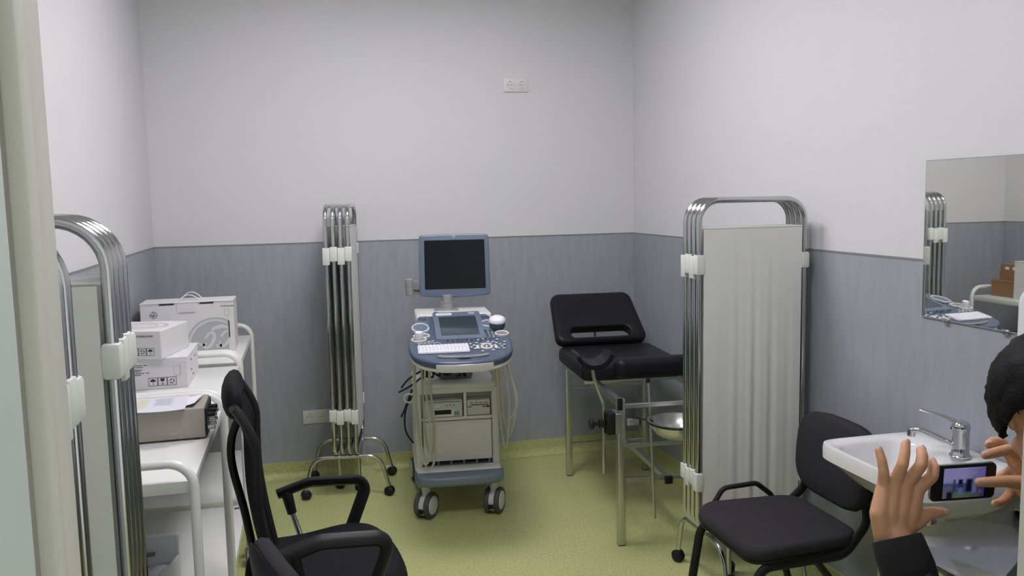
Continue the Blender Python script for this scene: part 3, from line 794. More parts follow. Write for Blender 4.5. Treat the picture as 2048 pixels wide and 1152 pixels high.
b = bm_(); prism(b, [(x*0.985, y*0.985) for x, y in ol], -0.052, -0.034, CM, 0.006, 2); obj('console_underside', b, M_USBODY, US)
b = bm_()   # front palm rest insert
arc = [(0.135*math.sin(R(a)), -0.333+0.03*(1-math.cos(R(a)))) for a in range(-70, 71, 10)]
pal = [(x, y) for x, y in arc] + [(x*0.93, y+0.030) for x, y in reversed(arc)]
prism(b, pal, -0.050, -0.010, CM, 0.006, 2); obj('palm_rest', b, M_LGREY, US)
b = bm_(); tube(b, [CM @ Vector((0.11*math.sin(R(a)), -0.275-0.022*math.cos(R(a))+0.02, 0.004)) for a in range(-85, 86, 10)], 0.007, 8); obj('grip_bar', b, M_SILVER, US)
b = bm_(); bmx = CM @ Matrix.Translation((0.0, -0.285, 0.004)); prism(b, rrect(0.055, 0.014, 0.005), 0, 0.006, bmx, 0.002, 2); obj('latch', b, M_GREYP, US)
# touch screen
b = bm_(); TM = CM @ Matrix.Translation((0.012, 0.115, 0.004)) @ Matrix.Rotation(R(6), 4, 'X')
prism(b, rrect(0.235, 0.30, 0.010), -0.01, 0.012, TM, 0.004, 2); ts = obj('touch_screen', b, M_USBLUEL, US)
b = bm_(); prism(b, rrect(0.182, 0.205, 0.003), 0.011, 0.0135, TM @ Matrix.Translation((0, -0.010, 0)), 0, 2); obj('glass', b, M_LCD, ts)
b = bm_(); prism(b, rrect(0.080, 0.022, 0.010), 0.011, 0.0135, TM @ Matrix.Translation((-0.062, 0.122, 0)), 0.0005, 1); lb = obj('badge', b, M_TRAY, ts)
b = bm_()
for k in range(8): bx(b, (-0.027+0.007*k, -0.0035, 0), (-0.0215+0.007*k, 0.0035, 0.0006))
bmesh.ops.transform(b, matrix=TM @ Matrix.Translation((-0.062, 0.122, 0.0134)), verts=b.verts); objs('badge_print', b, M_PRINTG, ts)
b = bm_(); prism(b, rrect(0.030, 0.010, 0.003), 0.011, 0.0135, TM @ Matrix.Translation((0.075, 0.125, 0)), 0.0005, 1); obj('badge', b, M_KEYW, ts)
# side wings with speaker grilles
for s in (-1, 1):
    b = bm_(); wing = [(s*0.130, 0.05), (s*0.215, 0.05), (s*0.195, 0.20), (s*0.168, 0.285), (s*0.130, 0.285)]
    if s < 0: wing = wing[::-1]
    prism(b, wing, -0.002, 0.006, CM, 0.003, 2); wg = obj('side_wing', b, M_USBLUEL, US)
    b = bm_()
    for i in range(4):
        for j in range(4):
            lathe(b, [(0.0035, 0), (0.0035, 0.001)], 8, CM @ Matrix.Translation((s*(0.142+0.010*i), 0.215+0.012*j, 0.006)))
    objs('speaker_grille', b, M_BLACK, wg)
# probe holders: (x, y, rx, ry, probe)
for (x, y, rx, ry) in ((-0.172, 0.115, 0.036, 0.056), (-0.172, 0.005, 0.033, 0.026), (-0.187, -0.045, 0.030, 0.024), (0.165, 0.140, 0.038, 0.042), (0.207, -0.005, 0.028, 0.026)):
    b = bm_(); H = CM @ Matrix.Translation((x, y, 0.004))
    N = 28
    A = [[b.verts.new(H @ Vector(((rx+dr_)*math.cos(2*PI*k/N), (ry+dr_)*math.sin(2*PI*k/N), dz))) for k in range(N)] for dr_, dz in ((0.007, -0.01), (0.007, 0.004), (0.003, 0.007), (-0.001, 0.004), (-0.002, -0.01))]
    for P_, Q_ in zip(A, A[1:]):
        for k in range(N): b.faces.new((P_[k], P_[(k+1) % N], Q_[(k+1) % N], Q_[k]))
    ho = obj('probe_holder', b, M_PRINTL, US)
    b = bm_(); lathe(b, [(0, 0), (1.0, 0.0), (1.0, 0.002), (0, 0.002)], 28, H @ Matrix.Translation((0, 0, -0.002)), rx-0.001, ry-0.001); obj('holder_insert', b, M_CUP, ho)
b = bm_(); PM = CM @ Matrix.Translation((0.196, 0.075, 0.0)); lathe(b, [(0.030, 0), (0.038, 0.012), (0.040, 0.035), (0.036, 0.040)], 28, PM); pb = obj('probe', b, M_USBLUE, US)
b = bm_(); lathe(b, [(0.041, 0.036), (0.042, 0.044), (0.036, 0.056), (0.022, 0.064), (0, 0.066)], 28, PM); obj('probe_head', b, M_TRAY, pb)
b = bm_(); PM = CM @ Matrix.Translation((-0.187, -0.040, 0.0)); lathe(b, [(0.018, 0), (0.020, 0.03), (0.017, 0.042), (0.0, 0.045)], 20, PM); obj('small_probe', b, M_TRAY, US)
# keyboard: base + keys
KM = CM @ Matrix.Translation((-0.082, -0.165, 0.001))
b = bm_(); prism(b, rrect(0.232, 0.098, 0.006), 0, 0.003, KM, 0.001, 1); kb = obj('keyboard', b, M_KEYW, US)
b = bm_()
for i in range(14):
    for j in range(6):
        x = -0.106+0.0163*i; y = -0.040+0.016*j
        if j == 0 and 4 <= i <= 8:
            if i == 4: box(b, (x+0.0326, y, 0.005), (0.080, 0.0135, 0.005), None, 0.0012, 1)
            continue
        box(b, (x, y, 0.005), (0.0138, 0.0135, 0.005), None, 0.0012, 1)
bmesh.ops.transform(b, matrix=KM, verts=b.verts); k_ = obj('keys', b, M_TRAY, kb); k_['kind'] = 'stuff'
b = bm_()
for i in range(14):
    for j in range(1, 6):
        x = -0.108+0.0163*i; y = -0.040+0.016*j; box(b, (x, y+0.001, 0.0076), (0.004, 0.005, 0.0004))
bmesh.ops.transform(b, matrix=KM, verts=b.verts); k_ = obj('key_legends', b, M_PRINTG, kb); k_['kind'] = 'stuff'
# function keys, trackball and rings
b = bm_()
for i in range(9): box(b, (-0.19+0.012*i, -0.092+0.006*(i % 2), 0.003), (0.009, 0.007, 0.005), None, 0.001, 1)
for (x, y) in ((-0.142, -0.07), (-0.125, -0.062), (-0.155, -0.085), (0.085, -0.075), (0.11, -0.065), (0.145, -0.06), (0.175, -0.075), (0.205, -0.11), (0.045, -0.12), (0.06, -0.14), (0.045, -0.16), (0.06, -0.18),
               (0.165, -0.12), (0.18, -0.14), (0.185, -0.165), (0.165, -0.185), (0.19, -0.19), (0.14, -0.205), (0.09, -0.215), (0.15, -0.105), (0.2, -0.145), (0.075, -0.11), (0.13, -0.10)):
    box(b, (x, y, 0.003), (0.013, 0.009, 0.005), None, 0.0015, 1)
bmesh.ops.transform(b, matrix=CM, verts=b.verts); objs('function_key', b, M_PRINTL, US)
TB = CM @ Matrix.Translation((0.115, -0.165, 0.0))
b = bm_(); lathe(b, [(0.029, 0.0), (0.029, 0.006), (0.020, 0.007), (0.019, 0.002)], 30, TB); tr = obj('trackball_ring', b, M_PRINTL, US)
b = bm_(); ellipsoid(b, TB @ Vector((0, 0, -0.002)), (0.018, 0.018, 0.018)); obj('trackball', b, M_CHROME, tr)
for (a0, a1) in ((-30, 30), (55, 125), (150, 210)):
    b = bm_(); n_ = 8
    o1 = [(0.050*math.cos(R(a0+(a1-a0)*k/n_)), 0.046*math.sin(R(a0+(a1-a0)*k/n_))) for k in range(n_+1)]
    o2 = [(0.036*math.cos(R(a0+(a1-a0)*k/n_)), 0.034*math.sin(R(a0+(a1-a0)*k/n_))) for k in range(n_, -1, -1)]
    prism(b, o1+o2, 0, 0.006, TB, 0.0015, 1); obj('ring_key', b, M_PRINTL, US)
for k in range(3):
    b = bm_(); bx(b, (0.128+0.018*k, -0.055, 0), (0.140+0.018*k, 0.055-0.02*k, 0.006), 0.002, 1); bmesh.ops.transform(b, matrix=CM @ Matrix.Translation((0.012, -0.0, 0)), verts=b.verts); obj('slider', b, (M_USDARK, M_SILVER, M_USDARK)[k], US)
for k in range(10):
    b = bm_(); cyl(b, CM @ Vector((-0.055+0.022*k, -0.068-0.004*(k % 2), 0)), CM @ Vector((-0.055+0.022*k, -0.068-0.004*(k % 2), 0.014)), 0.006, 12, 0.005); obj('knob', b, M_USDARK, US)
# monitor
MM = Matrix.Translation((0.034, 0.335, 1.075)) @ Matrix.Rotation(R(-4), 4, 'Z') @ Matrix.Rotation(R(-3), 4, 'X')
def mon_outline(w_, h0, h1, r):
    pts = rrect(w_, h1-h0, r, 5, 0, (h0+h1)/2)
    return [(x*(1+0.012*(1-(y-h0)/(h1-h0))), y-0.010*(1-(2*x/w_)**2)*(1 if y < (h0+h1)/2 else -0.25)) for x, y in pts]
FX = MM @ Matrix.Rotation(PI/2, 4, 'X')     # outline XY -> XZ, extrude toward -Y
def dens(pts, k=6):
    out = []
    for i in range(len(pts)):
        a = Vector(pts[i]); c = Vector(pts[(i+1) % len(pts)])
        nn = k if (c-a).length > 0.05 else 1
        for q in range(nn): out.append(tuple(a+(c-a)*q/nn))
    return out
def mon_poly(w_, h0, h1, r):
    pts = dens(rrect(w_, h1-h0, r, 4, 0, (h0+h1)/2), 8)
    return [(x*(1+0.02*(1-(y-h0)/(h1-h0))), y-(0.012*(1-(2*x/w_)**2) if y < (h0+h1)/2 else -0.003*(1-(2*x/w_)**2))) for x, y in pts]
b = bm_(); prism(b, mon_poly(0.366, 0.018, 0.338, 0.016), -0.022, 0.024, FX, 0.008, 3); mo = obj('monitor', b, M_USBLUEL, US)
b = bm_(); prism(b, rrect(0.30, 0.26, 0.03, 5, 0, 0.18), -0.06, -0.018, FX, 0.012, 3); obj('monitor_back', b, M_USDARK, mo)
b = bm_(); prism(b, dens([(x*(1+0.015*(1-(y-.05)/.27)), y) for x, y in rrect(0.316, 0.258, 0.004, 2, 0.002, 0.181)], 1), 0.0225, 0.0247, FX, 0, 1); obj('display', b, M_GLASSBLK, mo)
b = bm_(); lathe(b, [(0.009, 0.0235), (0.009, 0.0255), (0.0065, 0.0262), (0, 0.0262)], 20, FX @ Matrix.Translation((0.0, 0.326, 0))); obj('round_badge', b, M_SILVER, mo)
b = bm_(); lathe(b, [(0.052, 0), (0.052, 0.006), (0.040, 0.010), (0.038, 0.040), (0.040, 0.042), (0.028, 0.044), (0.027, 0.075), (0.02, 0.08)], 28, Matrix.Translation((-0.01, 0.30, 1.021))); nk = obj('monitor_neck', b, M_SILVER, US)
b = bm_(); box(b, (-0.02, 0.30, 1.0235), (0.125, 0.105, 0.005), None, 0.002); obj('neck_plate', b, M_SILVER, nk)
b = bm_(); tube(b, fillet([(-0.01, 0.345, 1.09), (-0.10, 0.39, 1.105), (-0.20, 0.37, 1.118), (-0.205, 0.36, 1.165)], 0.02, 4), 0.014, 12); ar = obj('monitor_arm', b, M_SILVER, US)
b = bm_(); cyl(b, (-0.205, 0.355, 1.098), (-0.205, 0.355, 1.185), 0.022, 20, bev=0.004); obj('arm_joint', b, M_SILVER, ar)
b = bm_(); cyl(b, (-0.205, 0.355, 1.142), (-0.205, 0.355, 1.146), 0.0225, 20); obj('joint_ring', b, M_GREYP, ar)
b = bm_(); bx(b, (-0.195, 0.34, 1.125), (-0.130, 0.365, 1.180), 0.008, 2); obj('arm_bracket', b, M_GREYP, ar)
# cables: bagged probe leads in loops, black leads
def loop_cable(pts, r, m_, name, n=8):
    sm = smooth3(pts, n); b = bm_(); tube(b, sm, r, 8); return obj(name, b, m_, US)
def smooth3(pts, n=8):
    out = []; P = [Vector(p) for p in pts]
    for i in range(len(P)-1):
        p0, p1, p2, p3 = [P[max(0, min(len(P)-1, k))] for k in (i-1, i, i+1, i+2)]
        for k in range(n):
            s = k/n; out.append(0.5*((2*p1)+(p2-p0)*s+(2*p0-5*p1+4*p2-p3)*s*s+(3*p1-p0-3*p2+p3)*s**3))
    out.append(P[-1]); return out
for k, (dx, zb, wd) in enumerate(((-0.185, 0.30, 0.050), (-0.170, 0.27, 0.062), (-0.150, 0.33, 0.035))):
    y = -0.06+0.03*k
    loop_cable([(dx-wd*0.5, y, 0.89), (dx-wd*0.55, y, 0.7), (dx-wd*0.3, y+0.03, 0.45), (dx+0.01, y+0.05, zb), (dx+wd*0.8, y+0.04, zb+0.03), (dx+wd*0.9, y+0.02, 0.5), (dx+wd*0.55, y, 0.72), (dx+wd*0.7, y, 0.89)], 0.0055, M_CABLEW, 'probe_cable')
for k, (dx, zb, wd) in enumerate(((0.225, 0.33, 0.045), (0.250, 0.38, 0.060), (0.240, 0.44, 0.085), (0.215, 0.40, 0.04))):
    y = 0.02+0.035*k
    loop_cable([(0.19+0.01*k, y-0.1, 0.90), (dx-wd*0.4, y, 0.72), (dx-wd*0.1, y+0.03, 0.50), (dx+0.02, y+0.05, zb), (dx+wd*0.75, y+0.04, zb+0.05), (dx+wd*0.95, y+0.02, 0.58), (dx+wd*0.3, y, 0.76), (0.215+0.01*k, y-0.08, 0.90)], 0.0055, M_CABLEW, 'probe_cable')
loop_cable([(-0.20, 0.10, 0.62)]+[(-0.232+0.026*math.cos(a), 0.10, 0.605+0.022*math.sin(a)) for a in [PI*2*k/8 for k in range(1, 8)]]+[(-0.20, 0.10, 0.60)], 0.005, M_CABLEW, 'coiled_cable')
for k in range(7):
    rr = random.Random(k); P = [(-0.16, 0.18, 0.68+0.02*k)]
    for q in range(6): P.append((-0.15+0.035*q+rr.uniform(-.02, .02), 0.14+rr.uniform(-.02, .05), 0.685+rr.uniform(0, 0.12)))
    P.append((0.02+rr.uniform(-.02, .05), 0.17, 0.690))
    loop_cable(P, 0.005, M_BLACK, 'black_cable', 5)
loop_cable([(-0.15, 0.15, 0.74), (-0.23, 0.12, 0.70), (-0.27, 0.12, 0.655)], 0.005, M_BLACK, 'black_cable')
loop_cable([(-0.16, 0.16, 0.70), (-0.22, 0.14, 0.66), (-0.285, 0.13, 0.63)], 0.005, M_BLACK, 'black_cable')
loop_cable([(-0.215, 0.14, 0.64), (-0.25, 0.15, 0.55), (-0.275, 0.14, 0.50)], 0.005, M_BLACK, 'black_cable')
loop_cable([(-0.20, 0.40, 0.56), (-0.245, 0.40, 0.47), (-0.25, 0.40, 0.36), (-0.21, 0.42, 0.28)], 0.005, M_BLACK, 'black_cable')
loop_cable([(0.11, 0.20, 0.80), (0.16, 0.15, 0.79), (0.185, 0.14, 0.775)], 0.006, M_BLACK, 'black_cable')
loop_cable([(0.11, 0.20, 0.83), (0.15, 0.16, 0.80), (0.19, 0.13, 0.795)], 0.006, M_BLACK, 'black_cable')

# ------------------------------------------------------------------ examination couch
BED = thing('examination_couch', 'black padded gynaecological examination couch with reclined backrest and steel legs', 'examination couch', (1.62, 4.02, 0), R(-4))
lx, fyl, byl = 0.229, -0.517, 0.49
for (x, y, h_) in ((-lx, fyl, 0.688), (lx, fyl, 0.688), (-lx, byl, 0.68), (lx, byl, 0.68)):
    b = bm_(); bx(b, (x-0.0175, y-0.0175, 0.004), (x+0.0175, y+0.0175, h_), 0.003, 2); lg = obj('leg', b, M_BRUSH, BED)
    b = bm_(); bx(b, (x-0.0165, y-0.0165, 0), (x+0.0165, y+0.0165, 0.006)); obj('leg_cap', b, M_BLACK, lg)
def bar(name, a, c, m_=M_BRUSH, parent=BED, bev=0.002):
    b = bm_(); bx(b, a, c, bev, 1); return obj(name, b, m_, parent)
for s in (-1, 1):
    bar('side_rail', (s*lx-0.0125, fyl, 0.645), (s*lx+0.0125, byl, 0.685))
for z in (0.652, 0.468, 0.305): bar('cross_rail', (-lx, fyl-0.01, z-0.010), (lx, fyl+0.01, z+0.010))
for z in (0.515, 0.185): bar('cross_rail', (-lx, byl-0.01, z-0.008), (lx, byl+0.01, z+0.008))
bar('centre_rail', (-0.02, fyl, 0.285), (0.005, byl, 0.310))
b = bm_(); bx(b, (-0.026, fyl-0.03, 0.280), (0.011, fyl-0.008, 0.316), 0.004); obj('rail_cap', b, M_BLACK, BED)
b = bm_(); bx(b, (-lx-0.02, fyl-0.022, 0.638), (-lx+0.004, fyl-0.0178, 0.692), 0.001); obj('corner_cap', b, M_BLACK, BED)
# cushions
CX = -0.045
def cushion_slab(name, w_, y0, y1, z0, z1, bev, mtx=None):
    b = bm_(); prism(b, rrect(w_, y1-y0, 0.05, 6, CX, (y0+y1)/2), z0, z1, mtx, bev, 5); return obj(name, b, M_LEATHER, BED, ang=60)
seat = cushion_slab('seat_cushion', 0.535, -0.165, 0.395, 0.688, 0.775, 0.028)
b = bm_(); bx(b, (CX-0.25, -0.13, 0.672), (CX+0.25, 0.37, 0.690), 0.003); obj('seat_board', b, M_BRUSH, BED)
b = bm_(); prism(b, rrect(0.40, 0.10, 0.045, 6, CX+0.09, -0.165), 0.70, 0.802, None, 0.035, 5); obj('front_bolster', b, M_LEATHER, seat, ang=60)
# backrest with slot, tilted
BMx = Matrix.Translation((CX-0.012, 0.395, 0.755)) @ Matrix.Rotation(R(40), 4, 'X')
def ring_slab(bm, outer, inner, th, bev, mtx):
    n = len(outer)
    def off(pts, d):
        out = []
        for i in range(n):
            a = Vector(pts[i-1]); c = Vector(pts[(i+1) % n]); t_ = c-a; nn = Vector((t_.y, -t_.x))
            if nn.length > 1e-9: nn.normalize()
            out.append(Vector(pts[i])-nn*d)
        return out
    loops = []
    for k in range(5): a = PI/2*k/4; loops.append((off(outer, bev*(1-math.sin(a))), bev*(1-math.cos(a))))
    for k in range(5): a = PI/2*k/4; loops.append((off(outer, bev*(1-math.cos(a))), th-bev*(1-math.sin(a))))
    ib = bev*0.6
    for k in range(5): a = PI/2*k/4; loops.append((off(inner, -ib*(1-math.sin(a))), th-ib*(1-math.cos(a))))
    for k in range(5): a = PI/2*k/4; loops.append((off(inner, -ib*(1-math.cos(a))), ib*(1-math.sin(a))))
    rings = [[bm.verts.new(mtx @ Vector((p.x, p.y, z))) for p in pts] for pts, z in loops]
    for i in range(len(rings)):
        A, B = rings[i], rings[(i+1) % len(rings)]
        for k in range(n): bm.faces.new((A[k], A[(k+1) % n], B[(k+1) % n], B[k]))
def resample(pts, n):
    P = [Vector(p) for p in pts]+[Vector(pts[0])]; L = [0]
    for a_, c_ in zip(P, P[1:]): L.append(L[-1]+(c_-a_).length)
    out = []
    for k in range(n):
        d = L[-1]*k/n; i = max(j for j in range(len(L)) if L[j] <= d+1e-9); i = min(i, len(P)-2)
        out.append(tuple(P[i]+(P[i+1]-P[i])*((d-L[i])/max(1e-9, L[i+1]-L[i]))))
    return out
def by_side(w_, h_, r, cx, cy, k=10):
    q = rrect(w_, h_, r, 6, cx, cy); out = []
    for i in range(len(q)):
        a_ = Vector(q[i]); c_ = Vector(q[(i+1) % len(q)])
        nn = k if i % 7 == 6 else 1
        for t_ in range(nn): out.append(tuple(a_+(c_-a_)*t_/nn))
    return out
outer = by_side(0.53, 0.375, 0.055, 0, 0.1875)
outer = [(x*(1-0.10*y/0.375), y) for x, y in outer]
inner = by_side(0.34, 0.078, 0.032, 0, 0.068)
b = bm_(); ring_slab(b, outer, inner, 0.065, 0.026, BMx); br_ = obj('backrest', b, M_LEATHER, BED, ang=60)
b = bm_(); bx(b, (-0.21, 0.03, -0.012), (0.21, 0.05, 0.0)); bx(b, (-0.21, 0.30, -0.012), (0.21, 0.32, 0)); bmesh.ops.transform(b, matrix=BMx, verts=b.verts); objs('back_frame', b, M_BRUSH, br_)
b = bm_(); cyl(b, (CX-0.01, 0.45, 0.58), BMx @ Vector((0.0, 0.22, -0.005)), 0.007, 10); obj('backrest_strut', b, M_CHROME, BED)
# leg rest on bent rod + clamp
LX, LY = -0.345, -0.575
b = bm_()
def pad(u, v):
    a = (u-0.5)*R(150); rr = 0.088
    return Vector((LX-0.028+rr*math.sin(a)*1.02, LY-0.055+0.115*v+0.05*(v-0.5)*math.cos(a)*0, 0.930-rr*math.cos(a)*0.95+0.012*v))
grid(b, pad, 20, 6); thicken(b, 0.020)
bmesh.ops.bevel(b, geom=[e for e in b.edges if e.calc_face_angle(0) > 1.0], offset=0.006, segments=2, affect='EDGES')
obj('leg_rest', b, M_LEATHER, BED, ang=60)
b = bm_(); tube(b, fillet([(LX-0.03, LY, 0.845), (LX-0.022, LY, 0.80), (LX+0.018, LY, 0.69), (LX+0.020, LY, 0.365)], 0.04, 5), 0.008, 12); obj('leg_rest_rod', b, M_CHROME, BED)
b = bm_(); bx(b, (LX+0.028, LY-0.03, 0.545), (LX+0.072, LY+0.035, 0.645), 0.008, 2); obj('clamp', b, M_BLACK, BED)
b = bm_(); bx(b, (LX+0.066, LY-0.032, 0.55), (LX+0.092, LY+0.05, 0.642), 0.003, 1); obj('clamp_plate', b, M_BRUSH, BED)
b = bm_(); lathe(b, [(0.010, 0), (0.020, 0.01), (0.020, 0.03), (0.009, 0.035), (0.009, 0.055), (0.024, 0.058), (0.026, 0.066), (0.022, 0.074), (0, 0.076)], 16, axis_m((LX+0.030, LY, 0.595), (-1, 0, 0))); obj('clamp_knob', b, M_BLACK, BED)
# second rod and basin arm
b = bm_(); cyl(b, (-0.082, -0.56, 0.13), (-0.092, -0.50, 0.755), 0.0065, 12); rd = obj('support_rod', b, M_BRUSH, BED)
b = bm_(); cyl(b, (-0.0925, -0.50, 0.75), (-0.0925, -0.50, 0.77), 0.010, 10); obj('rod_cap', b, M_BLACK, rd)
b = bm_(); bx(b, (-lx+0.02, fyl-0.045, 0.572), (-lx+0.075, fyl-0.015, 0.600), 0.002); am = obj('basin_arm', b, M_BRUSH, BED)
b = bm_(); bx(b, (-lx+0.074, fyl-0.047, 0.572), (-lx+0.080, fyl-0.013, 0.602), 0.001); obj('arm_cap', b, M_BLACK, am)
BC = Vector((-0.012, -0.668, 0.612))
b = bm_(); tube(b, [BC+Vector((0.1305*math.cos(2*PI*k/40), 0.1305*math.sin(2*PI*k/40), -0.0065)) for k in range(40)], 0.004, 8, True)
tube(b, [(-lx+0.05, fyl-0.03, 0.603), (-lx+0.055, fyl-0.045, 0.607), (-0.115, -0.625, 0.6055)], 0.004, 8); obj('basin_ring', b, M_BLACK, am)
wb = Matrix.Translation((1.62, 4.02, 0)) @ Matrix.Rotation(R(-4), 4, 'Z')
p = wb @ BC
BAS = thing('steel_basin', 'round stainless steel basin hung in a ring at the couch end', 'basin', (p.x, p.y, p.z), 0)
b = bm_(); lathe(b, [(0, -0.080), (0.055, -0.079), (0.095, -0.060), (0.118, -0.030), (0.126, -0.003), (0.136, 0.0), (0.136, 0.003), (0.125, 0.002), (0.114, -0.030), (0.092, -0.057), (0.054, -0.0755), (0, -0.0765)], 48); obj('bowl', b, M_BOWL, BAS)

# ------------------------------------------------------------------ visitor chair (faces local -Y -> built facing local +X, seat centre at origin)
def visitor_chair(loc, rz, label, loop=False):
    t = thing('visitor_chair', label, 'chair', loc, rz)
    ol = rrect(0.43, 0.445, 0.085, 7)
    ol = [(x+0.0, y*(1+0.06*(x/0.21))) for x, y in ol]
    b = bm_(); prism(b, ol, 0.40, 0.447, None, 0.020, 4)
    for v in b.verts:
        if v.co.x > 0.1: v.co.z -= (v.co.x-0.1)**2*1.4
    st = obj('seat', b, M_BLKFAB, t, ang=60)
    b = bm_(); prism(b, [(x*0.96, y*0.96) for x, y in ol], 0.388, 0.402, None, 0.003, 1)
    for v in b.verts:
        if v.co.x > 0.1: v.co.z -= (v.co.x-0.1)**2*1.4
    obj('seat_pan', b, M_BLACK, st)
    # backrest: curved pad
    def back_pts(off0, off1, sc):
        bb = bm_(); N = 36; M_ = 10
        oo = []
        for k in range(N):
            a = 2*PI*k/N; ca, sa = math.cos(a), math.sin(a)
            e = 0.50
            oo.append((0.212*sc*math.copysign(abs(ca)**e, ca)*(1-0.10*(sa < 0)*abs(sa)), 0.152*sc*math.copysign(abs(sa)**e, sa)))
        def pos(y, z, d):
            x = -0.262-0.10*(z-0.64)+0.28*y*y - 0.12*(z-0.64)**2
            return Vector((x+d, y, z))
        rings = []
        for d, s in ((off0, 0.90), (off0+0.006, 0.97), ((off0+off1)/2, 1.0), (off1-0.006, 0.97), (off1, 0.90), (off1+0.001, 0.45)):
            rings.append([bb.verts.new(pos(y*s, 0.635+z*s, d)) for y, z in oo])
        rings.insert(0, [bb.verts.new(pos(y*0.45, 0.635+z*0.45, off0-0.001)) for y, z in oo])
        for A, B in zip(rings, rings[1:]):
            for k in range(N): bb.faces.new((A[k], A[(k+1) % N], B[(k+1) % N], B[k]))
        bb.faces.new(rings[0][::-1]); bb.faces.new(rings[-1]); return bb
    bk = obj('backrest', back_pts(0.0, 0.045, 1.0), M_BLKFAB, t, ang=70)
    obj('back_shell', back_pts(-0.012, 0.006, 0.97), M_BLACK, bk, ang=70)
    r = 0.0125
    for s in (-1, 1):
        b = bm_(); tube(b, fillet([(0.235, s*0.225, 0.012), (0.185, s*0.205, 0.37), (-0.14, s*0.205, 0.377), (-0.235, s*0.19, 0.47), (-0.262, s*0.13, 0.64)], [0, 0.06, 0.09, 0.08, 0], 6), r, 10, flat=(1.0, 1.35)); obj('front_leg', b, M_BLACK, t)
        b = bm_(); tube(b, [(-0.03, s*0.204, 0.37), (-0.16, s*0.214, 0.20), (-0.225, s*0.225, 0.012)], r, 10, flat=(1.0, 1.35)); obj('rear_leg', b, M_BLACK, t)
        for x, y in ((0.235, s*0.225), (-0.225, s*0.225)):
            b = bm_(); cyl(b, (x, y, 0), (x, y, 0.03), 0.017, 12, 0.015, 0.002); obj('foot_cap', b, M_BLACK, t)
    b = bm_()
    for x in (0.13, -0.10): cyl(b, (x, -0.205, 0.377), (x, 0.205, 0.377), 0.011, 10)
    objs('cross_bar', b, M_BLACK, t)
    if loop:
        b = bm_(); tube(b, fillet([(0.125, -0.205, 0.39), (0.125, -0.242, 0.41), (0.075, -0.245, 0.480), (-0.065, -0.245, 0.486), (-0.135, -0.242, 0.43), (-0.135, -0.205, 0.39)], 0.04, 5), 0.010, 10); obj('side_loop', b, M_BLACK, t)
    return t
visitor_chair((1.588, 2.605, 0), R(180), 'black fabric visitor chair beside the washbasin, with a tube loop at its seat', True)
visitor_chair((0.145, 2.035, 0), R(17), 'black fabric visitor chair close to the swivel chair armrest')

# ------------------------------------------------------------------ office swivel chair (faces local +X)
OC = thing('office_chair', 'black swivel office chair with tall mesh back and looped armrests', 'chair', (0.012, 2.60, 0), R(3))
ol = smooth2([(-0.20, -0.215), (-0.05, -0.245), (0.12, -0.245), (0.225, -0.18), (0.255, 0.0), (0.225, 0.18), (0.12, 0.245), (-0.05, 0.245), (-0.20, 0.215), (-0.235, 0.0), (-0.20, -0.215)], 5)[:-1]
b = bm_(); prism(b, ol, 0.42, 0.505, None, 0.032, 5)
for v in b.verts:
    if v.co.z > 0.45: v.co.z += 0.018*math.exp(-((v.co.x-0.12)/0.12)**2)-0.012
    if v.co.x > 0.14: v.co.z -= (v.co.x-0.14)**2*2.5
obj('seat', b, M_BLKMESH, OC, ang=70)
b = bm_(); prism(b, [(x*0.9, y*0.9) for x, y in ol], 0.40, 0.424, None, 0.005, 2); obj('seat_pan', b, M_BLACK, OC)
prof = [(-0.150, 0.46), (-0.172, 0.56), (-0.192, 0.66), (-0.205, 0.76), (-0.207, 0.86), (-0.207, 0.93), (-0.225, 0.985), (-0.248, 1.03)]
sp_ = smooth2(prof, 5)
def bxz(v):
    f = v*(len(sp_)-1); i = min(int(f), len(sp_)-2); a = f-i
    return sp_[i][0]+(sp_[i+1][0]-sp_[i][0])*a, sp_[i][1]+(sp_[i+1][1]-sp_[i][1])*a
def hw(v): return 0.165+0.055*math.sin(min(1, v*1.25)*PI*0.55)-0.05*max(0, v-0.8)
b = bm_()
def fb(u, v):
    x, z = bxz(v); y = (u-.5)*2*hw(v); return Vector((x+0.55*y*y, y, z))
grid(b, fb, 16, 34); thicken(b, 0.010); obj('mesh_back', b, M_BLKMESH, OC, ang=70)
b = bm_()
fr = [fb(0, k/20) for k in range(21)]+[fb(k/12, 1) for k in range(1, 12)]+[fb(1, 1-k/20) for k in range(21)]
tube(b, fr, 0.014, 10); objs('back_frame', b, M_BLACK, OC)
b = bm_()
def hp(u, v):
    x, z = bxz(0.86+0.14*v); y = (u-.5)*2*0.15; return Vector((x+0.55*y*y, y, z))
hy = [-0.165+0.33*k/16 for k in range(17)]
tube(b, [(-0.243+0.5*y*y, y, 1.042-0.25*y*y) for y in hy], [0.046*max(0.30, 1-(y/0.172)**6)**0.5 for y in hy], 16, flat=(1.15, 0.62))
obj('headrest', b, M_BLKMESH, OC, ang=80)
b = bm_(); tube(b, smooth3([(-0.02, 0, 0.40), (-0.14, 0, 0.40), (-0.190, 0, 0.48), (-0.225, 0, 0.68), (-0.252, 0, 0.82), (-0.250, 0, 0.90), (-0.228, 0, 0.96)]), 0.017, 10, flat=(0.7, 1.6)); obj('back_support', b, M_BLACK, OC)
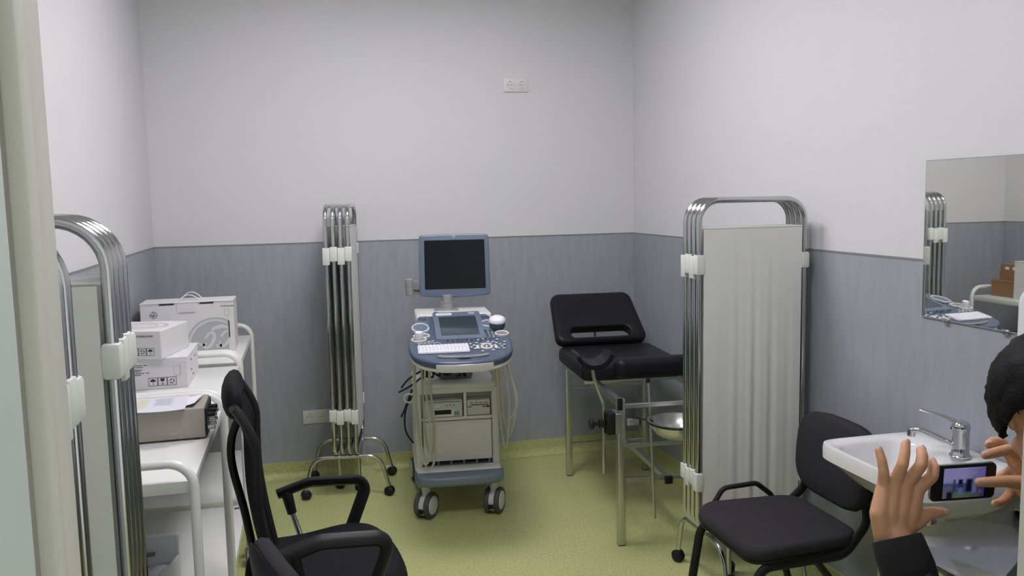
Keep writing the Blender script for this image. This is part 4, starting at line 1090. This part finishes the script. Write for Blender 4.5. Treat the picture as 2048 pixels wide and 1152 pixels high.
for s in (-1, 1):
    y = s*0.265
    b = bm_(); tube(b, fillet([(0.085, s*0.235, 0.415), (0.10, y, 0.44), (0.168, y, 0.612), (0.150, y, 0.645), (-0.02, y, 0.655), (-0.125, y, 0.625)], [0, 0.02, 0.05, 0.05, 0.1, 0], 6), 0.0135, 12, flat=(1.0, 1.7)); ar = obj('armrest', b, M_BLACK, OC)
    b = bm_(); tube(b, [(-0.045, s*0.235, 0.415), (-0.05, y, 0.45), (-0.085, y, 0.57)], 0.010, 10); obj('arm_strut', b, M_BRUSH, ar)
    b = bm_(); tube(b, [(-0.080, y, 0.555), (-0.092, y, 0.615), (-0.10, y, 0.633)], [0.016, 0.019, 0.018], 10); obj('strut_collar', b, M_BLACK, ar)
    b = bm_(); bx(b, (-0.06, s*0.14 if s > 0 else s*0.25, 0.402), (0.12, s*0.25 if s > 0 else s*0.14, 0.418), 0.003); obj('arm_bracket', b, M_BLACK, ar)
b = bm_(); cyl(b, (0, 0, 0.08), (0, 0, 0.40), 0.025, 16); obj('gas_lift', b, M_BLACK, OC)
b = bm_(); bx(b, (-0.09, -0.07, 0.365), (0.09, 0.07, 0.402), 0.01, 2); obj('tilt_mechanism', b, M_BLACK, OC)
for k in range(5):
    a = 2*PI*k/5; b = bm_(); tube(b, [(0, 0, 0.105), (0.15*math.cos(a), 0.15*math.sin(a), 0.10), (0.29*math.cos(a), 0.29*math.sin(a), 0.072)], [0.030, 0.024, 0.017], 10); lg = obj('base_arm', b, M_BLACK, OC)
    castor(lg, (0.29*math.cos(a), 0.29*math.sin(a), 0.028), 0.028, a=a)

# ------------------------------------------------------------------ washbasin (local: wall at y=0, projects to -Y; rotated so -Y -> -X)
SK = thing('washbasin', 'white ceramic wall-hung washbasin with chrome mixer tap under the mirror', 'washbasin', (XR-0.0045, 2.152, 0), R(-90))
Wd, Dp, ZR = 0.50, 0.405, 0.785
def so(k, N, s, cx=0.0):
    a = 2*PI*k/N; ca, sa = math.cos(a), math.sin(a)
    e = 0.42
    x = math.copysign(abs(ca)**e, ca); y = math.copysign(abs(sa)**e, sa)
    return x, y
N = 56; b = bm_()
def ring(sx, sy, cy, z, e):
    out = []
    for k in range(N):
        a = 2*PI*k/N; ca, sa = math.cos(a), math.sin(a)
        out.append(b.verts.new((sx*math.copysign(abs(ca)**e, ca), cy+sy*math.copysign(abs(sa)**e, sa), z)))
    return out
c0 = -Dp/2
b_sc = 0.98
rings = [ring(0.02, 0.02, c0-0.02, ZR-0.125, 1), ring(0.10, 0.07, c0-0.02, ZR-0.122, 0.8), ring(0.17, 0.115, c0-0.025, ZR-0.09, 0.6), ring(0.195, 0.130, c0-0.03, ZR-0.035, 0.5),
         ring(0.203, 0.137, c0-0.03, ZR-0.012, 0.45), ring(0.212, 0.146, c0-0.030, ZR-0.004, 0.42), ring(0.235, Dp/2-0.012, c0, ZR+0.002, 0.30), ring(0.246, Dp/2-0.003, c0, ZR, 0.28),
         ring(0.2475, Dp/2, c0, ZR-0.010, 0.28), ring(0.246, Dp/2, c0, ZR-0.045, 0.28), ring(0.225, Dp/2-0.012, c0+0.010, ZR-0.062, 0.34), ring(0.19, Dp/2-0.04, c0+0.030, ZR-0.11, 0.45), ring(0.13, Dp/2-0.08, c0+0.06, ZR-0.16, 0.6), ring(0.05, 0.05, c0+0.05, ZR-0.175, 0.9)]
for A, B in zip(rings, rings[1:]):
    for k in range(N): b.faces.new((A[k], A[(k+1) % N], B[(k+1) % N], B[k]))
b.faces.new(rings[0]); b.faces.new(rings[-1][::-1])
obj('basin', b, M_CERAM, SK, ang=50)
b = bm_(); lathe(b, [(0.021, 0), (0.021, 0.003), (0.012, 0.004), (0, 0.002)], 20, Matrix.Translation((0, c0-0.02, ZR-0.1255))); obj('drain', b, M_CHROME, SK)
b = bm_(); cyl(b, (0, c0+0.05, ZR-0.28), (0, c0+0.05, ZR-0.174), 0.017, 14); tube(b, fillet([(0, c0+0.05, ZR-0.27), (0, c0+0.05, ZR-0.36), (0, c0+0.1, ZR-0.36), (0, c0+0.1, ZR-0.29), (0, 0.0, ZR-0.29)], 0.025, 5), 0.015, 12); obj('drain_trap', b, M_CHROME, SK)
# tap: world position of base about (1.893, 2.117)
tx, ty = 0.035, -0.085   # local
b = bm_(); lathe(b, [(0.031, 0), (0.031, 0.004), (0.026, 0.010), (0.024, 0.03), (0.025, 0.075), (0.026, 0.085), (0.0, 0.090)], 28, Matrix.Translation((tx, ty, ZR+0.001))); TP = obj('mixer_tap', b, M_CHROME, SK)
b = bm_(); tube(b, smooth3([(tx, ty, ZR+0.025), (tx-0.045, ty-0.040, ZR+0.050), (tx-0.085, ty-0.075, ZR+0.068), (tx-0.105, ty-0.093, ZR+0.063)], 6), 0.0115, 14, flat=(0.85, 1.15)); obj('spout', b, M_CHROME, TP)
b = bm_(); cyl(b, (tx-0.104, ty-0.092, ZR+0.044), (tx-0.102, ty-0.090, ZR+0.070), 0.0125, 16, bev=0.002); obj('aerator', b, M_CHROME, TP)
b = bm_(); ellipsoid(b, (tx, ty, ZR+0.093), (0.027, 0.027, 0.022), None, 20, 12); tube(b, smooth3([(tx, ty, ZR+0.102), (tx-0.04, ty-0.035, ZR+0.120), (tx-0.088, ty-0.075, ZR+0.133)], 6), [0.016-0.0007*k for k in range(13)], 12, flat=(0.45, 1.1)); obj('lever', b, M_CHROME, TP)
b = bm_(); ellipsoid(b, (tx-0.018, ty-0.018, ZR+0.086), (0.004, 0.004, 0.004), None, 10, 8); obj('tap_dot', b, M_BLACK, TP)

# ------------------------------------------------------------------ mirror and dispenser
t = thing('mirror', 'frameless rectangular wall mirror above the washbasin', 'mirror', (XR-0.0045, 2.165, 1.178), 0)
b = bm_(); bx(b, (-0.006, -0.233, 0), (-0.0005, 0.233, 0.518)); obj('glass_edge', b, M_MEDGE, t)
b = bm_(); vs_ = [b.verts.new(q) for q in ((-0.0066, 0.230, 0.003), (-0.0066, -0.230, 0.003), (-0.0066, -0.230, 0.515), (-0.0066, 0.230, 0.515))]; b.faces.new(vs_)
mg = obj('mirror_face', b, M_MIRROR, t, smooth=False)
b = bm_()
for yy in (-0.12, 0.12): bx(b, (-0.011, yy-0.012, -0.008), (0, yy+0.012, 0.006), 0.002)
objs('mirror_clip', b, M_CHROME, t)
t = thing('paper_towel_dispenser', 'rounded white plastic towel dispenser on the wall next to the mirror', 'dispenser', (XR-0.0045, 1.775, 1.06), 0)
b = bm_(); prism(b, rrect(0.255, 0.275, 0.05, 7, 0, 0.1375), 0, 0.118, face_m((0, 0, 0), (0, -1, 0), (0, 0, 1)) @ Matrix.Identity(4), 0.02, 4); obj('body', b, M_DISP, t, ang=60)
b = bm_(); bx(b, (-0.1195, -0.09, 0.028), (-0.1175, 0.09, 0.045), 0.001); obj('towel_slot', b, M_GREYP, t)
b = bm_(); cyl(b, (-0.117, 0, 0.24), (-0.1205, 0, 0.24), 0.009, 14); obj('lock', b, M_CHROME, t)

# ------------------------------------------------------------------ steel instrument table
ST = thing('steel_table', 'polished stainless steel instrument table in front of the washbasin', 'table', (1.684, 1.612, 0), R(4.5))
b = bm_(); bx(b, (-0.245, -0.26, 0.678), (0.245, 0.26, 0.700), 0.003, 2); tp = obj('table_top', b, M_STEEL, ST)
for (a, c) in (((-0.245, -0.26, 0.700), (-0.238, 0.26, 0.705)), ((0.238, -0.26, 0.700), (0.245, 0.26, 0.705))):
    b = bm_(); bx(b, a, c, 0.0015, 1); obj('raised_edge', b, M_STEEL, tp)
for x in (-0.225, 0.225):
    for y in (-0.24, 0.24):
        b = bm_(); bx(b, (x-0.0125, y-0.0125, 0.05), (x+0.0125, y+0.0125, 0.680), 0.003); lg = obj('leg', b, M_BRUSH, ST)
        castor(lg, (x, y, 0.026), 0.026)
b = bm_(); bx(b, (-0.235, -0.25, 0.20), (0.235, 0.25, 0.215), 0.002, 1); obj('lower_shelf', b, M_STEEL, ST)

# ------------------------------------------------------------------ phone
ctr = Vector((1.0675, 1.170, 1.1055)); px = Vector((0.114, -0.014, 0.0005)).normalized(); pz = Vector((0.0, -0.08, 1)).normalized(); pz = (pz-px*pz.dot(px)).normalized()
pm = face_m(ctr, px, pz)      # local z = toward viewer (-Y)
PH = thing('smartphone', 'black smartphone held sideways, its screen showing the room', 'phone', tuple(ctr-pz*0.033), 0)
inv = Matrix.Translation(-(ctr-pz*0.033))
b = bm_(); prism(b, rrect(0.117, 0.064, 0.009, 6), -0.005, 0.0045, inv @ pm, 0.002, 2); ph = obj('phone_body', b, M_BLACK, PH)
b = bm_(); prism(b, rrect(0.1175, 0.0645, 0.009, 6), -0.003, 0.0022, inv @ pm, 0.0005, 1); obj('metal_band', b, M_GREYP, PH)
b = bm_(); grid(b, lambda u, v: (inv @ pm) @ Vector(((u-.5)*0.076, (v-.5)*0.054, 0.0049)), 76, 54)
so_ = obj('display', b, M_SCREEN, PH, smooth=False)
mi = (inv @ pm).inverted()
def lin(c): return tuple((x/255*0.86)**2.2 for x in c)
def scr(co):
    q = mi @ co; u, v = q.x/0.076+.5, q.y/0.054+.5
    wl = 0.50-0.02*(u-.3) if u < .68 else 0.50-0.25*(u-.68)
    c = (150, 142, 182)
    if v < wl: c = (74, 80, 112)
    if v < .20-.05*(u-.4) and .16 < u < .9: c = (92, 104, 84)
    if .24 < u < .30 and .2 < v < .62: c = (64, 62, 84)
    if .36 < u < .47 and .45 < v < .62: c = (14, 18, 52)
    if .35 < u < .48 and .34 < v < .44: c = (40, 48, 92)
    if .37 < u < .47 and .12 < v < .34: c = (92, 110, 140)
    if .55 < u < .70 and .18 < v < .62: c = (18, 22, 38)
    if .70 < u < .80 and .15 < v < .75: c = (122, 134, 166)
    if u < .2 and v < .42: c = (96, 96, 112)
    if .1 < u < .24 and v < .22: c = (24, 26, 34)
    if .86 < u < .94 and .10 < v < .24: c = (150, 100, 120)
    if .70 < u < .95 and .86 < v < .875: c = (70, 70, 100)
    if .835 < u < .845 and .76 < v < .95: c = (70, 70, 100)
    return lin(c)
def scr_soft(co):
    q = mi @ co; u = q.x/0.076+.5; acc = [0, 0, 0]; n_ = 0
    ax_, az_ = (inv @ pm).to_3x3() @ Vector((1, 0, 0)), (inv @ pm).to_3x3() @ Vector((0, 1, 0))
    for i in (-1, 0, 1):
        for j in (-1, 0, 1):
            c = scr(co+ax_*i*0.0013+az_*j*0.0013); acc = [p_+c_ for p_, c_ in zip(acc, c)]; n_ += 1
    k = 1.0-0.55*max(0, min(1, (u-.45)/.5)); g = 0.9+0.35*noise.noise(co*900)
    return (acc[0]/n_*k*g*0.8, acc[1]/n_*k*g*0.85, acc[2]/n_*(0.35+0.65*k)*g)
vcol(so_, scr_soft)
b = bm_(); lathe(b, [(0.0048, 0), (0.0048, 0.0006), (0, 0.0004)], 16, inv @ pm @ Matrix.Translation((0.0495, 0, 0.0045))); obj('home_button', b, M_GREYP, PH)

# ------------------------------------------------------------------ person
PB = Vector((1.17, 0.93, 0))
PE = thing('person', 'person in a dark jacket with short black hair, bending to photograph with a phone', 'person', tuple(PB), 0)
def V(*a): return Vector(a)
def chain(bm, pts, rads):
    for i in range(len(pts)-1): capsule(bm, pts[i], pts[i+1], rads[i], rads[i+1])
# ---- skeleton points (world)
shL, elL, wrL = V(1.085, 0.935, 1.060), V(0.950, 1.045, 0.815), V(0.934, 1.160, 1.022)
shR, elR, wrR = V(1.345, 0.925, 1.060), V(1.340, 1.040, 0.830), V(1.232, 1.108, 1.055)
pelvis, chest, neck = V(1.21, 0.90, 0.70), V(1.21, 0.93, 0.99), V(1.165, 0.955, 1.125)
HC = V(1.112, 1.030, 1.255)
HR = (Matrix.Rotation(R(-34), 4, 'Z') @ Matrix.Rotation(R(-48), 4, 'X')).to_3x3()   # head pitched forward
def hd(x, y, z): return HC + HR @ V(x, y, z)
b = bm_()
# head (local: x right, y forward, z up)
ellipsoid(b, hd(0, -0.008, 0.022), (0.074, 0.092, 0.085), HR, 28, 20)
ellipsoid(b, hd(0, 0.022, -0.040), (0.058, 0.066, 0.066), HR, 24, 16)
ellipsoid(b, hd(0, 0.050, -0.078), (0.034, 0.034, 0.026), HR)
ellipsoid(b, hd(0, 0.070, 0.014), (0.046, 0.018, 0.010), HR)             # brow
capsule(b, hd(0, 0.082, 0.004), hd(0, 0.100, -0.028), 0.008, 0.012)      # nose
for s in (-1, 1):
    ellipsoid(b, hd(s*0.011, 0.090, -0.030), (0.009, 0.010, 0.007), HR)
    ellipsoid(b, hd(s*0.036, 0.062, -0.022), (0.022, 0.020, 0.018), HR)   # cheek
    ellipsoid(b, hd(s*0.068, -0.008, -0.008), (0.008, 0.020, 0.032), HR @ Euler((0, 0, R(s*14))).to_matrix())  # ear
    ellipsoid(b, hd(s*0.066, -0.004, -0.026), (0.007, 0.010, 0.012), HR)
capsule(b, hd(-0.020, 0.080, -0.055), hd(0.020, 0.080, -0.055), 0.0065, 0.0065)   # lips
capsule(b, hd(-0.017, 0.078, -0.065), hd(0.017, 0.078, -0.065), 0.0070, 0.0070)
chain(b, [hd(0, -0.025, -0.045), neck, V(1.19, 0.94, 1.08)], [0.052, 0.052, 0.060])
# torso, hips, legs
chain(b, [V(1.19, 0.94, 1.08), chest, V(1.21, 0.92, 0.85), pelvis], [0.07, 0.095, 0.09, 0.10])
for q, s in ((shL, -1), (shR, 1)): chain(b, [V(1.20, 0.94, 1.06), q], [0.065, 0.045])
hipL, hipR = V(1.11, 0.90, 0.69), V(1.27, 0.895, 0.69)
knL, anL = V(1.10, 1.045, 0.385), V(1.10, 0.965, 0.065); knR, anR = V(1.28, 1.035, 0.385), V(1.285, 0.955, 0.065)
for hp_, k_, a_ in ((hipL, knL, anL), (hipR, knR, anR)): chain(b, [pelvis, hp_, k_, a_], [0.08, 0.075, 0.052, 0.034])
# arms
chain(b, [shL, elL, wrL], [0.045, 0.036, 0.026]); chain(b, [shR, elR, wrR], [0.045, 0.036, 0.026])
# left hand (back of the hand toward the door)
wl = V(0.933, 1.166, 1.036)
kn = {'p': V(0.921, 1.180, 1.108), 'r': V(0.939, 1.176, 1.114), 'm': V(0.957, 1.171, 1.112), 'i': V(0.974, 1.166, 1.101)}
for k, wo in (('p', -0.019), ('r', -0.007), ('m', 0.007), ('i', 0.019)):
    chain(b, [wl+V(wo*0.9, -wo*0.2, -0.01), wl+V(wo*1.35, -wo*0.28, 0.030), kn[k]], [0.0165, 0.0160, 0.0125])
chain(b, [wrL, wl], [0.027, 0.024]); capsule(b, wl+V(-0.013, 0.003, -0.005), wl+V(0.013, -0.003, -0.005), 0.020, 0.020)
FL = {'p': ([kn['p'], V(0.917, 1.176, 1.136), V(0.916, 1.180, 1.154), V(0.9155, 1.187, 1.168)], [0.0105, 0.0090, 0.0080, 0.0070]),
      'r': ([kn['r'], V(0.945, 1.166, 1.148), V(0.954, 1.172, 1.166), V(0.961, 1.180, 1.178)], [0.0112, 0.0098, 0.0088, 0.0078]),
      'm': ([kn['m'], V(0.974, 1.158, 1.146), V(0.983, 1.166, 1.158), V(0.990, 1.178, 1.164)], [0.0115, 0.0102, 0.0095, 0.0085]),
      'i': ([kn['i'], V(0.993, 1.154, 1.127), V(1.003, 1.162, 1.138), V(1.009, 1.175, 1.142)], [0.0115, 0.0100, 0.0094, 0.0085]),
      't': ([wl+V(0.012, 0.0, 0.004), V(0.968, 1.162, 1.050), V(0.990, 1.158, 1.062), V(1.018, 1.156, 1.0625)], [0.019, 0.0165, 0.0115, 0.0085])}
for k in FL: chain(b, *FL[k])
capsule(b, V(0.968, 1.162, 1.050), V(0.968, 1.168, 1.088), 0.014, 0.012)     # web of the thumb
# right hand (palm to the right of the phone, thumb on the screen side)
wr = V(1.222, 1.110, 1.066)
knR_ = [V(1.186, 1.176, 1.140), V(1.192, 1.190, 1.124), V(1.194, 1.192, 1.104), V(1.190, 1.186, 1.084)]
for k, q in enumerate(knR_): chain(b, [wr+V(0, 0, 0.012-0.009*k), q], [0.019, 0.0125])
chain(b, [wrR, wr], [0.026, 0.023])
FR = {'i': ([knR_[0], V(1.160, 1.170, 1.1525), V(1.136, 1.171, 1.150), V(1.114, 1.172, 1.1465)], [0.0115, 0.0098, 0.0090, 0.0078]),
      'm': ([knR_[1], V(1.180, 1.206, 1.153), V(1.162, 1.205, 1.157), V(1.148, 1.200, 1.154)], [0.0115, 0.0098, 0.0090, 0.0080]),
      'r': ([knR_[2], V(1.175, 1.205, 1.090), V(1.150, 1.196, 1.082), V(1.135, 1.188, 1.080)], [0.0112, 0.0095, 0.0088, 0.0080]),
      'p': ([knR_[3], V(1.178, 1.182, 1.066), V(1.154, 1.172, 1.060), V(1.134, 1.166, 1.0605)], [0.0105, 0.0090, 0.0082, 0.0075]),
      't': ([wr+V(-0.005, 0.004, 0.010), V(1.168, 1.120, 1.106), V(1.124, 1.134, 1.112), V(1.083, 1.150, 1.109)], [0.020, 0.0155, 0.0105, 0.0082])}
for k in FR: chain(b, *FR[k])
bmesh.ops.recalc_face_normals(b, faces=b.faces)
me = bpy.data.meshes.new('body_raw'); b.to_mesh(me); b.free()
tmp = bpy.data.objects.new('body_raw', me); COL.objects.link(tmp)
rm = tmp.modifiers.new('r', 'REMESH'); rm.mode = 'VOXEL'; rm.voxel_size = 0.0023
sm = tmp.modifiers.new('s', 'SMOOTH'); sm.factor = 0.5; sm.iterations = 5
dg = bpy.context.evaluated_depsgraph_get(); bme = bpy.data.meshes.new_from_object(tmp.evaluated_get(dg))
bpy.data.objects.remove(tmp, do_unlink=True)
bme.name = 'body'; bme.transform(Matrix.Translation(-PB)); bme.materials.clear(); bme.materials.append(M_SKIN)
for p in bme.polygons: p.use_smooth = True
bo = bpy.data.objects.new('body', bme); COL.objects.link(bo); bo.parent = PE
def pobj(name, bm, m_, parent=PE, ang=60):
    bmesh.ops.translate(bm, verts=bm.verts, vec=-PB); return obj(name, bm, m_, parent, ang=ang)
# nails
def nail(seg, side, r):
    a, c = seg; d = (c-a).normalized(); s = Vector(side); s = (s-d*s.dot(d)).normalized(); y = d.cross(s)
    m3 = Matrix((y, d, s)).transposed()
    b = bm_(); ellipsoid(b, c+s*(r*0.80)+d*(r*0.15), (r*0.62, r*0.85, r*0.22), m3, 12, 8); pobj('fingernail', b, M_NAIL, bo)
for k in ('p', 'r', 'm', 'i'): nail((FL[k][0][2], FL[k][0][3]), (0, -1, 0.35), FL[k][1][3])
nail((FL['t'][0][2], FL['t'][0][3]), (0.1, -1, 0.4), FL['t'][1][3])
nail((FR['i'][0][2], FR['i'][0][3]), (-0.2, -0.8, 0.7), FR['i'][1][3]); nail((FR['m'][0][2], FR['m'][0][3]), (-0.2, -0.3, 1), FR['m'][1][3])
nail((FR['t'][0][2], FR['t'][0][3]), (0.0, -1, 0.3), FR['t'][1][3])
# eyes
for s in (-1, 1):
    b = bm_(); ellipsoid(b, hd(s*0.031, 0.070, -0.002), (0.0115, 0.0105, 0.010), HR, 16, 12); ey = pobj('eye', b, M_EYE)
    b = bm_(); ellipsoid(b, hd(s*0.031, 0.0785, -0.003), (0.005, 0.003, 0.005), HR, 12, 8); pobj('iris', b, M_IRIS, ey)
    b = bm_(); tube(b, [hd(s*0.014, 0.084, 0.017), hd(s*0.030, 0.080, 0.021), hd(s*0.046, 0.067, 0.016)], 0.0032, 8); pobj('eyebrow', b, M_HAIR)
# hair: displaced cap over the skull plus short locks
b = bm_(); bmesh.ops.create_uvsphere(b, u_segments=72, v_segments=48, radius=1.0)
kill = []
for v in b.verts:
    n_ = v.co.copy()
    # keep skull; open at face and under the ears
    low = -0.58 if n_.y < -0.1 else (-0.58 if n_.y < 0.34 else (0.05 if n_.y < 0.6 else 0.30)+0.08*noise.noise(n_*5))
    if n_.z < low: kill.append(v)
    k = 1.0+0.035*noise.noise(n_*6)+0.03*noise.noise(n_*17)
    v.co = HC + HR @ V(n_.x*0.088*k, -0.008+n_.y*0.104*k, 0.022+n_.z*0.099*k)
bmesh.ops.delete(b, geom=kill, context='VERTS'); thicken(b, -0.010)
hr = pobj('hair', b, M_HAIR)
b = bm_(); rr = random.Random(3)
for k in range(1500):
    n_ = V(rr.gauss(0, 1), rr.gauss(0, 1), rr.gauss(0, 1)).normalized()
    low = -0.52 if n_.y < -0.1 else (-0.50 if n_.y < 0.30 else 0.34)
    if n_.z < low: continue
    base = V(n_.x*0.087, -0.008+n_.y*0.103, 0.022+n_.z*0.098)
    fl = V(n_.x*0.3+rr.uniform(-.5, .5), 0.55+rr.uniform(-.4, .4), -0.5+rr.uniform(-.4, .4)); fl = (fl-n_*fl.dot(n_)*0.8).normalized()
    L = rr.uniform(0.010, 0.018); tip = base+fl*L+n_*0.003; mid = base+fl*L*0.5+n_*0.005; sd = fl.cross(n_).normalized()*0.0016
    P = [hd(*q) for q in (base-sd, base+sd, mid+sd*0.8, tip, mid-sd*0.8)]
    b.faces.new([b.verts.new(q) for q in P])
lk = pobj('hair_locks', b, M_HAIR, hr); lk['kind'] = 'stuff'
# jacket (remeshed shell), cuffs, trousers, shoes
b = bm_()
chain(b, [V(1.185, 0.945, 1.09), chest, V(1.21, 0.92, 0.85), V(1.19, 0.905, 0.72)], [0.085, 0.118, 0.125, 0.130])
for s in (-1, 1):
    chain(b, [V(1.21+s*0.06, 0.93, 1.01), V(1.21+s*0.07, 0.92, 0.85), V(1.19+s*0.075, 0.905, 0.70)], [0.100, 0.105, 0.110])
for q in (shL, shR): chain(b, [V(1.20, 0.94, 1.055), q], [0.085, 0.066])
foreL = elL+(wrL-elL)*0.74; foreR = elR+(wrR-elR)*0.74
for s_, e_, f_ in ((shL, elL, foreL), (shR, elR, foreR)): chain(b, [s_, e_, f_], [0.066, 0.056, 0.045])
for k in range(20):
    a = 2*PI*k/20; ellipsoid(b, neck+V(0.060*math.cos(a)+0.01, 0.062*math.sin(a)-0.012, -0.012+0.012*math.sin(a)*-1), (0.018, 0.018, 0.030))
bmesh.ops.recalc_face_normals(b, faces=b.faces)
me = bpy.data.meshes.new('jk'); b.to_mesh(me); b.free(); tmp = bpy.data.objects.new('jk', me); COL.objects.link(tmp)
rm = tmp.modifiers.new('r', 'REMESH'); rm.mode = 'VOXEL'; rm.voxel_size = 0.006
sm = tmp.modifiers.new('s', 'SMOOTH'); sm.factor = 0.5; sm.iterations = 6
dg = bpy.context.evaluated_depsgraph_get(); jme = bpy.data.meshes.new_from_object(tmp.evaluated_get(dg)); bpy.data.objects.remove(tmp, do_unlink=True)
nrm_ = [v.normal.copy() for v in jme.vertices]
for v, nv in zip(jme.vertices, nrm_):
    d = noise.noise(v.co*22)*0.006+noise.noise(v.co*55)*0.0025; v.co += nv*d
jme.name = 'jacket'; jme.transform(Matrix.Translation(-PB)); jme.materials.clear(); jme.materials.append(M_JACKET)
for p in jme.polygons: p.use_smooth = True
jk = bpy.data.objects.new('jacket', jme); COL.objects.link(jk); jk.parent = PE
for e_, w_ in ((elL, wrL), (elR, wrR)):
    d = (w_-e_).normalized(); a = e_+(w_-e_)*0.70; c = w_+d*0.004
    b = bm_(); L = (c-a).length
    lathe(b, [(0.030, -0.01), (0.042, 0.0), (0.044, L*0.35), (0.0425, L*0.7), (0.041, L-0.004), (0.039, L), (0.033, L-0.002), (0.030, L-0.02)], 40, axis_m(a, d)); pobj('cuff', b, M_CUFF, jk)
b = bm_()
for hp_, k_, a_ in ((hipL, knL, anL), (hipR, knR, anR)): chain(b, [pelvis+(hp_-pelvis)*0.5, hp_, k_, a_+V(0, 0, 0.02)], [0.10, 0.095, 0.072, 0.058])
bmesh.ops.recalc_face_normals(b, faces=b.faces)
me = bpy.data.meshes.new('tr'); b.to_mesh(me); b.free(); tmp = bpy.data.objects.new('tr', me); COL.objects.link(tmp)
rm = tmp.modifiers.new('r', 'REMESH'); rm.mode = 'VOXEL'; rm.voxel_size = 0.008
dg = bpy.context.evaluated_depsgraph_get(); tme = bpy.data.meshes.new_from_object(tmp.evaluated_get(dg)); bpy.data.objects.remove(tmp, do_unlink=True)
tme.name = 'trousers'; tme.transform(Matrix.Translation(-PB)); tme.materials.clear(); tme.materials.append(M_TROUS)
for p in tme.polygons: p.use_smooth = True
to = bpy.data.objects.new('trousers', tme); COL.objects.link(to); to.parent = PE
for a_ in (anL, anR):
    b = bm_(); ol = smooth2([(0, -0.075), (0.038, -0.05), (0.040, 0.05), (0.048, 0.12), (0.03, 0.175), (0, 0.185), (-0.03, 0.175), (-0.048, 0.12), (-0.040, 0.05), (-0.038, -0.05), (0, -0.075)], 4)[:-1]
    prism(b, [(x+a_.x, y+a_.y) for x, y in ol], 0.0, 0.022, None, 0.004, 2); pobj('shoe_sole', b, M_BLACK)
    b = bm_(); prism(b, [(x*0.95+a_.x, y*0.95+a_.y) for x, y in ol], 0.02, 0.075, None, 0.028, 4); ellipsoid(b, (a_.x, a_.y-0.01, 0.075), (0.042, 0.055, 0.045)); pobj('shoe', b, M_SHOE)
